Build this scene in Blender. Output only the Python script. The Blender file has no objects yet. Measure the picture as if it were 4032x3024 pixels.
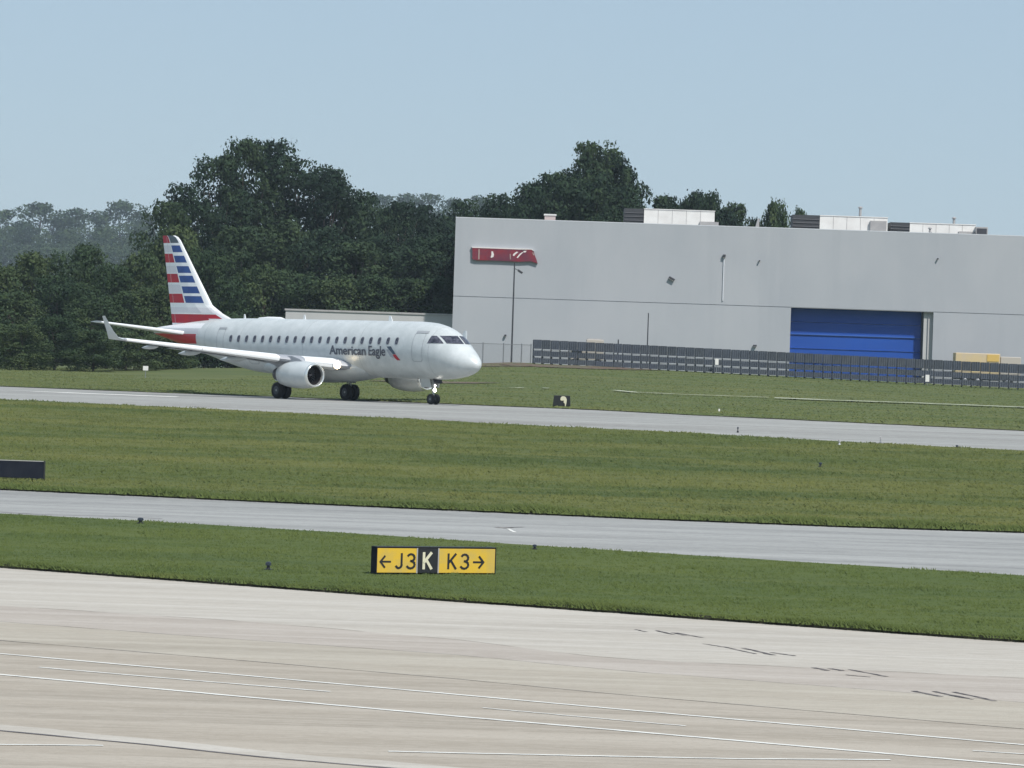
import bpy, bmesh, math, random
import numpy as np
from mathutils import Vector, Matrix, Euler, noise as mnoise

random.seed(7)
rng = np.random.default_rng(7)
R = math.radians
scene = bpy.context.scene
COL = scene.collection

# ------------------------------------------------------------------ camera, sky, sun, exposure
F4 = 16223.0                       # focal length in pixels of a 4032 px wide frame
CAM_H = 2.0                        # camera height above the pavement the airliner stands on
ROLL = R(1.9)
HORIZON_DY = 1512 - 1464.0
PITCH = -math.atan(HORIZON_DY / F4)

cam_data = bpy.data.cameras.new('camera')
cam = bpy.data.objects.new('camera', cam_data)
COL.objects.link(cam)
cam_data.sensor_width = 36.0
cam_data.lens = 36.0 * F4 / 4032.0
cam_data.clip_start = 0.5
cam_data.clip_end = 9000
cam.matrix_world = (Matrix.Translation((0, 0, CAM_H)) @ Matrix.Rotation(PITCH, 4, 'X')
                    @ Matrix.Rotation(R(90), 4, 'X') @ Matrix.Rotation(ROLL, 4, 'Z'))
scene.camera = cam

SUN_DIR = Vector((0.50, -0.70, 1.02)).normalized()      # towards the sun
sun_el = math.asin(SUN_DIR.z)
sun_az = math.atan2(SUN_DIR.x, SUN_DIR.y)
world = bpy.data.worlds.new('World')
scene.world = world
world.use_nodes = True
wn = world.node_tree
bg = wn.nodes['Background']
sky = wn.nodes.new('ShaderNodeTexSky')
sky.sky_type = 'NISHITA'
sky.sun_disc = False
sky.sun_elevation = sun_el
sky.sun_rotation = sun_az
sky.altitude = 250
sky.air_density = 1.0
sky.dust_density = 0.25
sky.ozone_density = 4.0
hazy = wn.nodes.new('ShaderNodeMixRGB')          # thin even high haze veiling the blue
hazy.inputs[0].default_value = 0.74
hazy.inputs[2].default_value = (4.30, 5.55, 6.75, 1)
wn.links.new(sky.outputs[0], hazy.inputs[1])
wn.links.new(hazy.outputs[0], bg.inputs[0])
bg.inputs[1].default_value = 0.085

sd = bpy.data.lights.new('sun', 'SUN')
sd.energy = 3.5
sd.angle = R(2.0)
sd.color = (1.0, 0.955, 0.90)
so = bpy.data.objects.new('sun', sd)
COL.objects.link(so)
so.rotation_euler = (-SUN_DIR).to_track_quat('-Z', 'Y').to_euler()
so.location = (100, -100, 200)

scene.view_settings.view_transform = 'Standard'
scene.view_settings.look = 'None'
scene.view_settings.exposure = 0.26
scene.view_settings.gamma = 1.0
scene.view_settings.use_curve_mapping = False
scene.cycles.volume_bounces = 0
scene.cycles.max_bounces = 6
scene.cycles.transparent_max_bounces = 12

# ------------------------------------------------------------------ measuring helpers
def ray(px, py):
    """Direction of sight (with y = 1) for a point of the 4032 x 3024 photograph."""
    u, v = px - 2016.0, py - 1512.0
    c, s = math.cos(-ROLL), math.sin(-ROLL)
    u, v = u * c - v * s, u * s + v * c
    x, y, z = u / F4, 1.0, -v / F4
    c, s = math.cos(PITCH), math.sin(PITCH)
    y, z = y * c - z * s, y * s + z * c
    return x / y, z / y

def at(px, py, d):
    x, z = ray(px, py)
    return Vector((x * d, d, CAM_H + z * d))

KD = [-400, 0, 60, 90, 124, 135, 155, 185, 215, 232, 238, 254, 300, 345, 388, 5000]
KZ = [-5.228, -5.228, -4.60, -4.286, -3.93, -3.6, -3.1, -1.98, -0.80, -0.12, 0.0, 0.0, None, None, None, None]
HX = [-400, -60, -48, -26, -3, 1, 48, 90, 400]
HZ = [0.5, 0.8, 0.83, 1.18, 2.7, 2.9, 2.05, 1.8, 1.6]

def terrain(x, y):
    y = np.asarray(y, float)
    x = np.asarray(x, float)
    base = np.interp(y, KD[:12], KZ[:12])
    h = np.interp(x, HX, HZ)
    t = np.clip((y - 252) / (388 - 252.0), 0, 1)
    return base + h * (0.55 * t + 0.45 * t * t)

def tz(x, y):
    return float(terrain(x, y))

def hit(px, py):
    """Point of the terrain seen at a pixel."""
    x, z = ray(px, py)
    ds = np.linspace(40, 390, 3501)
    g = terrain(x * ds, ds) - (CAM_H + z * ds)
    k = int(np.argmax(g >= 0)) if (g >= 0).any() else len(ds) - 1
    d = ds[k]
    return Vector((x * d, d, tz(x * d, d)))

# ------------------------------------------------------------------ materials
def new_mat(name):
    m = bpy.data.materials.new(name)
    m.use_nodes = True
    nt = m.node_tree
    b = nt.nodes['Principled BSDF']
    return m, nt, b

def rgb(c):
    return (c[0], c[1], c[2], 1)

def mat(name, c, rough=0.6, metal=0.0, c2=None, scale=1.0, stretch=(1, 1, 1), detail=6, lo=0.35, hi=0.65,
        bump=0.0, bscale=20.0, spec=0.5, coord='Object', rot=(0, 0, 0)):
    m, nt, b = new_mat(name)
    b.inputs['Base Color'].default_value = rgb(c)
    b.inputs['Roughness'].default_value = rough
    b.inputs['Metallic'].default_value = metal
    b.inputs['Specular IOR Level'].default_value = spec
    if c2 is not None or bump:
        tc = nt.nodes.new('ShaderNodeTexCoord')
        mp = nt.nodes.new('ShaderNodeMapping')
        mp.inputs['Scale'].default_value = stretch
        mp.inputs['Rotation'].default_value = rot
        nt.links.new(tc.outputs[coord], mp.inputs[0])
    if c2 is not None:
        n = nt.nodes.new('ShaderNodeTexNoise')
        n.inputs['Scale'].default_value = scale
        n.inputs['Detail'].default_value = detail
        nt.links.new(mp.outputs[0], n.inputs[0])
        r = nt.nodes.new('ShaderNodeValToRGB')
        r.color_ramp.elements[0].position = lo
        r.color_ramp.elements[1].position = hi
        r.color_ramp.elements[0].color = rgb(c)
        r.color_ramp.elements[1].color = rgb(c2)
        nt.links.new(n.outputs[0], r.inputs[0])
        nt.links.new(r.outputs[0], b.inputs['Base Color'])
    if bump:
        n2 = nt.nodes.new('ShaderNodeTexNoise')
        n2.inputs['Scale'].default_value = bscale
        n2.inputs['Detail'].default_value = 4
        nt.links.new(mp.outputs[0], n2.inputs[0])
        bp = nt.nodes.new('ShaderNodeBump')
        bp.inputs['Strength'].default_value = bump
        bp.inputs['Distance'].default_value = 0.05
        nt.links.new(n2.outputs[0], bp.inputs['Height'])
        nt.links.new(bp.outputs[0], b.inputs['Normal'])
    return m

def layered(name, base, layers, rough=0.9, spec=0.2, rot=0.0, bump=0.0, bscale=8.0):
    """base colour, then [(colour, scale, stretch, lo, hi, strength)] noise layers mixed over it"""
    m, nt, b = new_mat(name)
    b.inputs['Roughness'].default_value = rough
    b.inputs['Specular IOR Level'].default_value = spec
    tc = nt.nodes.new('ShaderNodeTexCoord')
    cur = None
    for i, (c, sc, st, lo, hi, k) in enumerate(layers):
        mp = nt.nodes.new('ShaderNodeMapping')
        mp.inputs['Rotation'].default_value = (0, 0, rot)
        mp.inputs['Scale'].default_value = st
        mp.inputs['Location'].default_value = (13.7 * i, 5.1 * i, 0)
        nt.links.new(tc.outputs['Object'], mp.inputs[0])
        n = nt.nodes.new('ShaderNodeTexNoise')
        n.inputs['Scale'].default_value = sc
        n.inputs['Detail'].default_value = 7
        n.inputs['Roughness'].default_value = 0.62
        nt.links.new(mp.outputs[0], n.inputs[0])
        r = nt.nodes.new('ShaderNodeMapRange')
        r.inputs[1].default_value = lo
        r.inputs[2].default_value = hi
        r.inputs[3].default_value = 0
        r.inputs[4].default_value = k
        nt.links.new(n.outputs[0], r.inputs[0])
        mx = nt.nodes.new('ShaderNodeMixRGB')
        nt.links.new(r.outputs[0], mx.inputs[0])
        if cur is None:
            mx.inputs[1].default_value = rgb(base)
        else:
            nt.links.new(cur, mx.inputs[1])
        mx.inputs[2].default_value = rgb(c)
        cur = mx.outputs[0]
    nt.links.new(cur, b.inputs['Base Color'])
    if bump:
        n2 = nt.nodes.new('ShaderNodeTexNoise')
        n2.inputs['Scale'].default_value = bscale
        nt.links.new(tc.outputs['Object'], n2.inputs[0])
        bp = nt.nodes.new('ShaderNodeBump')
        bp.inputs['Strength'].default_value = bump
        bp.inputs['Distance'].default_value = 0.05
        nt.links.new(n2.outputs[0], bp.inputs['Height'])
        nt.links.new(bp.outputs[0], b.inputs['Normal'])
    return m

def emit(name, c, s):
    m, nt, b = new_mat(name)
    b.inputs['Base Color'].default_value = rgb(c)
    b.inputs['Emission Color'].default_value = rgb(c)
    b.inputs['Emission Strength'].default_value = s
    return m

def concrete(name, base, light, dark, rot=0.0):
    return layered(name, base, [
        (dark, 0.40, (0.09, 1.0, 1), 0.44, 0.64, 0.7),
        (light, 0.7, (0.06, 1.2, 1), 0.46, 0.64, 0.85),
        (dark, 1.6, (0.10, 1.6, 1), 0.52, 0.66, 0.6),
        (light, 3.5, (0.10, 1.6, 1), 0.55, 0.68, 0.5),
        (light, 5.0, (0.35, 1.2, 1), 0.50, 0.62, 0.5),
        (dark, 9.0, (0.6, 1.4, 1), 0.54, 0.66, 0.55),
        (dark, 2.2, (0.5, 1, 1), 0.62, 0.70, 0.4),
    ], rough=0.85, spec=0.25, rot=rot, bump=0.25, bscale=14)

GRASS_G = (0.072, 0.118, 0.034)
def grass_mat(name, base, yellow, dark, ry=0.8, rd=0.7):
    return layered(name, base, [
        (yellow, 0.10, (0.30, 1.4, 1), 0.42, 0.58, ry),
        (dark, 0.16, (0.22, 1.6, 1), 0.50, 0.62, rd),
        (yellow, 0.8, (0.18, 1.0, 1), 0.52, 0.66, 0.7),
        (dark, 1.1, (0.20, 1.0, 1), 0.54, 0.66, 0.6),
        (yellow, 11.0, (1, 1.5, 1), 0.56, 0.80, 0.35),
    ], rough=0.95, spec=0.1)

M = {}
M['grass_near'] = grass_mat('grass near', (0.078, 0.106, 0.032), (0.102, 0.126, 0.038), (0.062, 0.090, 0.032), 0.5, 0.5)
M['grass_mid'] = grass_mat('grass middle', (0.084, 0.106, 0.034), (0.130, 0.138, 0.046), (0.056, 0.082, 0.030), 0.75, 0.65)
M['grass_far'] = grass_mat('grass far', (0.092, 0.118, 0.044), (0.132, 0.142, 0.056), (0.070, 0.098, 0.040), 0.7, 0.6)
M['apron'] = concrete('apron concrete', (0.375, 0.328, 0.268), (0.450, 0.402, 0.338), (0.295, 0.258, 0.210))
M['lane_grey'] = concrete('pale grey concrete', (0.455, 0.418, 0.362), (0.53, 0.495, 0.44), (0.38, 0.345, 0.298))
M['lane_pink'] = concrete('pinkish concrete', (0.415, 0.368, 0.318), (0.475, 0.430, 0.380), (0.345, 0.300, 0.258))
M['lane_cream'] = concrete('cream concrete', (0.405, 0.360, 0.295), (0.47, 0.43, 0.36), (0.33, 0.292, 0.238))
M['taxi_mid'] = concrete('bluish taxiway concrete', (0.300, 0.300, 0.288), (0.39, 0.39, 0.375), (0.205, 0.205, 0.20))
M['taxi_far'] = concrete('far taxiway concrete', (0.30, 0.30, 0.285), (0.39, 0.39, 0.37), (0.215, 0.205, 0.19))
M['soil'] = mat('dark soil edge', (0.030, 0.026, 0.018), 1.0, c2=(0.045, 0.050, 0.024), scale=3)
M['redsoil'] = mat('reddish bare soil', (0.13, 0.075, 0.055), 1.0, c2=(0.10, 0.105, 0.055), scale=0.6)
M['paint_white'] = mat('worn white paint', (0.78, 0.77, 0.72), 0.7, c2=(0.50, 0.48, 0.44), scale=5, stretch=(.2, 2, 1), lo=.5, hi=.7)
M['tar'] = mat('tar joint', (0.085, 0.075, 0.08), 0.8, c2=(0.19, 0.17, 0.165), scale=2, stretch=(.2, 1, 1), lo=.4, hi=.65)
M['skid'] = mat('rubber mark', (0.065, 0.055, 0.055), 0.8, c2=(0.28, 0.25, 0.225), scale=2.5, lo=.48, hi=.66)
M['tar_pale'] = mat('weathered joint', (0.22, 0.20, 0.185), 0.8, c2=(0.38, 0.35, 0.315), scale=1.2, stretch=(.3, 1, 1), lo=.38, hi=.6)

# ------------------------------------------------------------------ object helpers
def link(name, me, m=None, parent=None):
    o = bpy.data.objects.new(name, me)
    COL.objects.link(o)
    if m is not None and me is not None:
        ms = m if isinstance(m, (list, tuple)) else [m]
        for k in ms:
            me.materials.append(k)
    if parent is not None:
        o.parent = parent
    return o

def tag(o, label=None, cat=None, group=None, kind=None):
    if label: o['label'] = label
    if cat: o['category'] = cat
    if group: o['group'] = group
    if kind: o['kind'] = kind
    return o

def empty(name, loc=(0, 0, 0), rz=0.0):
    o = bpy.data.objects.new(name, None)
    COL.objects.link(o)
    o.location = loc
    o.rotation_euler = (0, 0, rz)
    o.empty_display_size = 0.3
    return o

def mesh(name, verts, faces, smooth=False):
    me = bpy.data.meshes.new(name)
    me.from_pydata([tuple(v) for v in verts], [], [tuple(f) for f in faces])
    me.update()
    if smooth:
        me.polygons.foreach_set('use_smooth', [True] * len(me.polygons))
    return me

class MB:
    """collects simple solids into one mesh"""
    def __init__(s): s.v = []; s.f = []; s.mi = []; s.cur = 0
    def add(s, vs, fs):
        n = len(s.v)
        s.v += [tuple(v) for v in vs]
        s.f += [tuple(n + i for i in f) for f in fs]
        s.mi += [s.cur] * len(fs)
        return s
    def box(s, a, b, rot=None, piv=None):
        x0, y0, z0 = a; x1, y1, z1 = b
        vs = [(x0,y0,z0),(x1,y0,z0),(x1,y1,z0),(x0,y1,z0),(x0,y0,z1),(x1,y0,z1),(x1,y1,z1),(x0,y1,z1)]
        if rot is not None:
            p = Vector(piv) if piv is not None else Vector(((x0+x1)/2,(y0+y1)/2,(z0+z1)/2))
            mt = rot.to_matrix() if hasattr(rot, 'to_matrix') else rot
            vs = [tuple(mt @ (Vector(v) - p) + p) for v in vs]
        return s.add(vs, [(0,3,2,1),(4,5,6,7),(0,1,5,4),(1,2,6,5),(2,3,7,6),(3,0,4,7)])
    def tube(s, p, q, r, r2=None, n=10, caps=True):
        p = Vector(p); q = Vector(q); r2 = r if r2 is None else r2
        d = (q - p).normalized()
        u = d.orthogonal().normalized(); w = d.cross(u)
        vs = []
        for c, rr in ((p, r), (q, r2)):
            for i in range(n):
                a = 2 * math.pi * i / n
                vs.append(c + u * rr * math.cos(a) + w * rr * math.sin(a))
        fs = [(i, (i+1) % n, n + (i+1) % n, n + i) for i in range(n)]
        if caps:
            fs += [tuple(range(n-1, -1, -1)), tuple(range(n, 2*n))]
        return s.add(vs, fs)
    def lathe(s, prof, o, axis, n=24, closed=False):
        """prof: list of (t along axis, radius)"""
        o = Vector(o); d = Vector(axis).normalized()
        u = d.orthogonal().normalized(); w = d.cross(u)
        vs = []
        for t, r in prof:
            for i in range(n):
                a = 2 * math.pi * i / n
                vs.append(o + d * t + u * r * math.cos(a) + w * r * math.sin(a))
        fs = []
        for k in range(len(prof) - 1):
            for i in range(n):
                j = (i + 1) % n
                fs.append((k*n+i, k*n+j, (k+1)*n+j, (k+1)*n+i))
        return s.add(vs, fs)
    def prism(s, pts, h0, h1, plane='xz'):
        """polygon in xz extruded along y from h0 to h1"""
        n = len(pts)
        vs = [(p[0], h0, p[1]) for p in pts] + [(p[0], h1, p[1]) for p in pts]
        fs = [tuple(range(n)), tuple(range(2*n-1, n-1, -1))] + [(i, n+i, n+(i+1)%n, (i+1)%n) for i in range(n)]
        return s.add(vs, fs)
    def build(s, name, m, parent=None, smooth=False, bevel=0, recalc=True, auto=None):
        me = mesh(name, s.v, s.f, smooth)
        if any(s.mi):
            me.polygons.foreach_set('material_index', s.mi)
        if recalc or bevel:
            bm = bmesh.new(); bm.from_mesh(me)
            bmesh.ops.recalc_face_normals(bm, faces=bm.faces)
            if bevel:
                es = [e for e in bm.edges if len(e.link_faces) == 2 and e.calc_face_angle(0) > 0.5]
                bmesh.ops.bevel(bm, geom=es, offset=bevel, segments=2, affect='EDGES', profile=0.5)
            bm.to_mesh(me); bm.free()
        if auto is not None:
            me.polygons.foreach_set('use_smooth', [True] * len(me.polygons))
            me.set_sharp_from_angle(angle=R(auto))
        return link(name, me, m, parent)

# ------------------------------------------------------------------ ground
def edge(pts):
    ps = [hit(*p) for p in pts]
    xs = [p.x for p in ps]; ys = [p.y for p in ps]
    s0 = (ys[1]-ys[0])/(xs[1]-xs[0]); s1 = (ys[-1]-ys[-2])/(xs[-1]-xs[-2])
    sm = (ys[-1]-ys[0])/(xs[-1]-xs[0])
    return ([-400] + xs + [400]), ([ys[0]-sm*(xs[0]+400)] + ys + [ys[-1]+sm*(400-xs[-1])])

EDGES = {
 'apron': [(0,2220),(976,2293),(1800,2354),(2400,2396),(3580,2481),(4032,2513)],
 'mid_near': [(0,2022),(646,2056),(1300,2094),(2100,2147),(3000,2203),(4032,2266)],
 'mid_far': [(0,1918),(646,1948),(1300,1978),(2500,2032),(3331,2065),(4032,2087)],
 'far_near': [(0,1571),(1000,1618),(2000,1670),(2700,1703),(3331,1739),(4032,1774)],
 'far_far': [(0,1519),(693,1546),(1107,1560),(2000,1598),(2700,1631),(3193,1654),(4032,1694)],
}
ED = {k: edge(v) for k, v in EDGES.items()}
def eY(k, x):
    return np.interp(x, ED[k][0], ED[k][1])

XS = np.unique(np.concatenate([np.array([-400, -250, -150, -100, -80, -70]), np.linspace(-60, 60, 121), np.array([70, 80, 100, 150, 250, 400])]))

def wob(x, seed, amp):
    return amp * (np.sin(x*1.9+seed)+0.7*np.sin(x*4.3+seed*2.1)+0.5*np.sin(x*9.7+seed*.7)) / 2.2

def strip(name, ya, yb, rows, m, dz, parent=None, lip=0.0, wa=0.0, wb=0.0, seed=0, xs=None, kn=True):
    """sheet between two curves y = ya(x) and y = yb(x), following the terrain"""
    xs = XS if xs is None else xs
    A = ya(xs) + (wob(xs, seed, wa) if wa else 0)
    B = yb(xs) + (wob(xs, seed + 5, wb) if wb else 0)
    vs = []; fs = []
    ts = np.linspace(0, 1, rows + 1)
    for t in ts:
        Y = A + (B - A) * t
        Z = terrain(xs, Y) + dz
        vs += list(zip(xs.tolist(), Y.tolist(), Z.tolist()))
    n = len(xs)
    for r in range(rows):
        for i in range(n - 1):
            fs.append((r*n+i, r*n+i+1, (r+1)*n+i+1, (r+1)*n+i))
    nmain = len(fs)
    mi = [0] * nmain
    if lip:
        k = len(vs)
        for i in range(n):
            v = vs[i]; vs.append((v[0], v[1], v[2] - lip))
        for i in range(n - 1):
            fs.append((k+i, k+i+1, i+1, i)); mi.append(1)
        k = len(vs)
        for i in range(n):
            v = vs[rows*n+i]; vs.append((v[0], v[1], v[2] - lip))
        for i in range(n - 1):
            fs.append((rows*n+i, rows*n+i+1, k+i+1, k+i)); mi.append(1)
    me = mesh(name, vs, fs)
    o = link(name, me, [m, M['soil']] if lip else m, parent)
    if lip:
        me.polygons.foreach_set('material_index', mi)
    return o

# one sheet reaching the horizon, below everything
gx = np.array([-3500, -1500, -800, -400, -200, -100, -50, 0, 50, 100, 200, 400, 800, 1500, 3500], float)
gy = np.array([-1500, -400, 0, 60, 112, 135, 155, 185, 215, 232, 238, 254, 275, 300, 322, 345, 366, 388, 420, 500, 700, 1000, 1500, 2500, 4200], float)
vs = [(x, y, tz(max(-400, min(400, x)), y) - 0.30) for y in gy for x in gx]
n = len(gx)
fs = [(r*n+i, r*n+i+1, (r+1)*n+i+1, (r+1)*n+i) for r in range(len(gy)-1) for i in range(n-1)]
tag(link('ground', mesh('ground', vs, fs), M['grass_far']), kind='structure')

def C(v): return lambda x: np.full_like(x, v)
def E(k, o=0.0): return lambda x: eY(k, x) + o

# apron in concrete lanes, tar joints between them
LANES = {
 'b1': [(0,2367),(1000,2430),(1800,2500),(2400,2573),(4032,2650)],
 'b2': [(0,2428),(692,2481),(1800,2558),(2400,2617),(3580,2706),(4032,2745)],
 'b3': [(0,2501),(651,2554),(1800,2652),(2400,2709),(4032,2846)],
 'j1': [(0,2851),(570,2904),(976,2949),(1383,2985),(1800,3018)],
}
for k, v in LANES.items():
    ED[k] = edge(v)
apron = tag(strip('apron', C(-380.0), lambda x: eY('apron', x) + 0.4, 120, M['apron'], -0.12), kind='structure')
def lane(a, b, m, dz=-0.1160):
    return strip('concrete_lane', a, b, 6, m, dz, apron, wa=0.10, wb=0.10, seed=random.random()*9)
lane(E('b1', .02), E('apron', .3), M['lane_grey'])
lane(E('b2', .02), E('b1', -.02), M['lane_pink'], -0.1163)
lane(E('b3', .02), E('b2', -.02), M['lane_cream'], -0.1155)
strip('tar_joint', E('j1', -0.11), E('j1', 0.03), 1, M['tar'], -0.1130, apron, wa=.03, wb=.03)
strip('concrete_lane', E('j1', .03), E('j1', .95), 1, M['lane_grey'], -0.1157, apron, wa=.05, wb=.12)
strip('tar_joint', E('b2', -0.02), E('b2', 0.025), 1, M['tar_pale'], -0.1133, apron, wa=.05, wb=.04)
strip('tar_joint', E('b3', -0.02), E('b3', 0.02), 1, M['tar_pale'], -0.1133, apron, wa=.03, wb=.04)

def ribbon(name, pts, w, m, dz, parent, seg=10, jit=0.0):
    ps = [hit(*p) for p in pts]
    line = []
    for a, b in zip(ps[:-1], ps[1:]):
        for k in range(seg):
            line.append(a.lerp(b, k / seg))
    line.append(ps[-1])
    vs = []
    for i, p in enumerate(line):
        q = line[min(i+1, len(line)-1)]; o = line[max(i-1, 0)]
        t = (q - o); t.z = 0; t.normalize()
        nrm = Vector((-t.y, t.x, 0))
        j = jit * (random.random() - .5)
        ww = w * (1 + jit * 6 * (random.random() - .5))
        for s in (-.5, .5):
            v = p + nrm * (ww * s + j)
            vs.append((v.x, v.y, tz(v.x, v.y) + dz))
    fs = [(2*i, 2*i+2, 2*i+3, 2*i+1) for i in range(len(line) - 1)]
    return link(name, mesh(name, vs, fs), m, parent)

LW = 0.15
ribbon('painted_line', [(-250,2532),(0,2554),(1800,2713),(2400,2767),(4032,2909),(4200,2924)], LW, M['paint_white'], -0.1100, apron, 24, 0.02)
ribbon('painted_line', [(155,2607),(732,2656),(1302,2702)], LW*.8, M['paint_white'], -0.1100, apron, 20, 0.03)
ribbon('painted_line', [(1900,2765),(2400,2809),(2702,2835)], LW*.6, M['paint_white'], -0.1100, apron, 14, 0.04)
ribbon('painted_line', [(3831,2933),(4200,2958)], LW*.7, M['paint_white'], -0.1100, apron, 8, 0.04)
ribbon('painted_line', [(-250,2612),(0,2635),(1800,2798),(2400,2850),(3307,2927),(4200,3004)], LW*1.15, M['paint_white'], -0.1100, apron, 24, 0.02)
ribbon('painted_line', [(-250,2903),(0,2906),(407,2911)], LW*.8, M['paint_white'], -0.1095, apron, 16, 0.03)
ribbon('painted_line', [(1530,2934),(1800,2940),(2400,2953),(2916,2964),(3507,2968)], LW*.9, M['paint_white'], -0.1095, apron, 16, 0.03)
# rubber marks, in broken slanting dashes
for (x0, y0, x1, y1, w) in [(2500,2461,2545,2470,.14),(2583,2465,2650,2481,.2),(2650,2474,2700,2484,.2),(2665,2474,2765,2492,.2),
        (2770,2517,2850,2529,.16),(2845,2528,2975,2556,.18),(2925,2533,3045,2561,.24),(3040,2550,3132,2564,.22),
        (3203,2609,3262,2621,.26),(3268,2613,3318,2622,.28),(3345,2616,3495,2645,.22),(3330,2638,3425,2646,.14),
        (3595,2700,3710,2723,.24),(3675,2702,3810,2730,.24),(3755,2704,3920,2740,.22),(3740,2718,3830,2733,.14)]:
    ribbon('tyre_mark', [(x0, y0), (x1, y1)], w*.55, M['skid'], -0.1105, apron, 6, 0.05)

# near verge, middle taxiway, broad verge, far taxiway, far field
tag(strip('near_verge', E('apron'), E('mid_near'), 14, M['grass_near'], 0.0, lip=.25, wa=.10, wb=.16, seed=1), kind='structure')
mid = tag(strip('middle_taxiway', E('mid_near', -.4), E('mid_far', .4), 10, M['taxi_mid'], -0.11), kind='structure')
tag(strip('middle_verge', E('mid_far'), E('far_near'), 30, M['grass_mid'], 0.0, lip=.25, wa=.22, wb=.25, seed=2), kind='structure')
far = tag(strip('far_taxiway', E('far_near', -.5), E('far_far', .5), 14, M['taxi_far'], -0.05), kind='structure')
tag(strip('far_field', E('far_far'), C(620.0), 60, M['grass_far'], 0.0, lip=.25, wa=.15, seed=3), kind='structure')
ribbon('taxi_line', [(-150,1527),(0,1533),(300,1545),(700,1560)], 1.1, M['paint_white'], -0.04, far, 16, 0.02)
ribbon('tar_joint', [(-100,2000),(0,2004),(160,2014),(480,2022),(640,2031)], .16, M['tar'], -0.105, mid, 14, .04)
ribbon('tyre_mark', [(1955,2064),(1985,2068),(2010,2066)], .3, M['skid'], -0.105, mid, 6, .05)
ribbon('tyre_mark', [(1990,2066),(2060,2064)], .12, M['skid'], -0.103, mid, 6, .03)
ribbon('painted_line', [(2000,2070),(2028,2084)], .12, M['paint_white'], -0.101, mid, 6, .03)

M['pale_strip'] = mat('pale gravel', (0.46, 0.47, 0.38), 0.95, c2=(0.22, 0.24, 0.15), scale=.7, lo=.45, hi=.62)
def path(pts, w, seg=12):
    return tag(ribbon('path', pts, w, M['pale_strip'], 0.10, None, seg, 0.04), kind='structure')
path([(3050,1571),(3300,1581),(3600,1591),(4032,1608),(4200,1615)], 2.3)
path([(2421,1541),(2500,1549),(2700,1558),(3026,1569)], .8)
path([(2001,1530),(2035,1531),(2060,1531)], .9, 4)
path([(2136,1532),(2162,1533)], .9, 4)
path([(-200,1432),(0,1440),(300,1448),(560,1456),(800,1462)], 2.0)
path([(1100,1495),(1160,1500)], .9, 4)
tag(ribbon('bare_soil', [(1880,1432),(2000,1441),(2250,1447),(2500,1452)], 7.0, M['redsoil'], 0.06, None, 14, .05), kind='structure')
tag(ribbon('bare_soil', [(1560,1500),(1750,1510),(1850,1506)], 5.0, M['redsoil'], 0.05, None, 14, .05), kind='structure')

# ------------------------------------------------------------------ grass blades
def tufts(name, n, xr, ya, yb, h0, h1, w, m, blades=5, seed=0, spread=.10, dz=0.0):
    g = np.random.default_rng(seed)
    yc = g.random(n)
    X = []; Y = []
    x = g.uniform(-1, 1, n)
    # widen with distance
    A0, B0 = ya(np.zeros(1))[0], yb(np.zeros(1))[0]
    d = A0 + (B0 - A0) * yc
    X = x * (xr * d / B0)
    A, B = ya(X), yb(X)
    Y = A + (B - A) * yc
    hs = g.uniform(h0, h1, n) * (0.6 + 0.8 * np.abs(np.sin(X*.7+Y*.23)*np.cos(Y*.41-X*.19)))
    Z = terrain(X, Y) + dz
    k = blades
    X = np.repeat(X, k); Y = np.repeat(Y, k); Z = np.repeat(Z, k); H = np.repeat(hs, k) * g.uniform(.6, 1.15, n*k)
    bx = X + g.normal(0, spread, n*k); by = Y + g.normal(0, spread, n*k)
    a = g.uniform(-.9, .9, n*k)
    dx = np.cos(a) * w / 2; dy = np.sin(a) * w / 2
    lx = g.normal(0, 1.0, n*k) * H; ly = g.uniform(.2, 1.6, n*k) * H
    V = np.empty((n*k, 3, 3))
    V[:, 0] = np.stack([bx-dx, by-dy, Z-.02], 1)
    V[:, 1] = np.stack([bx+dx, by+dy, Z-.02], 1)
    V[:, 2] = np.stack([bx+lx, by+ly, Z+H], 1)
    me = bpy.data.meshes.new(name)
    me.vertices.add(n*k*3); me.vertices.foreach_set('co', V.ravel())
    me.loops.add(n*k*3); me.loops.foreach_set('vertex_index', np.arange(n*k*3, dtype=np.int32))
    me.polygons.add(n*k); me.polygons.foreach_set('loop_start', np.arange(0, n*k*3, 3, dtype=np.int32))
    me.update()
    return link(name, me, m)

tag(tufts('grass', 22000, 27, E('apron', .05), E('mid_near', -.05), .03, .07, .05, M['grass_near'], 5, 1), 'short green grass on the verge beside the apron', 'grass', kind='stuff')
tag(tufts('grass', 44000, 44, E('mid_far', .05), E('far_near', -.05), .04, .11, .09, M['grass_mid'], 4, 2, .16), 'mown yellowish grass between the two taxiways', 'grass', kind='stuff')
tag(tufts('grass', 24000, 54, E('far_far', .1), C(386.), .03, .08, .18, M['grass_far'], 3, 3, .3), 'grass field rising to the fence and trees', 'grass', kind='stuff')
tag(tufts('grass', 3500, 17, E('apron', -.06), E('apron', .25), .08, .16, .05, M['grass_near'], 6, 4, .05, -.03), 'ragged grass edge along the apron', 'grass', kind='stuff')
tag(tufts('grass', 4500, 24, E('mid_far', -.1), E('mid_far', .5), .10, .26, .08, M['grass_near'], 6, 5, .10, -.03), 'ragged grass edge along the middle taxiway', 'grass', kind='stuff')

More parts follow.
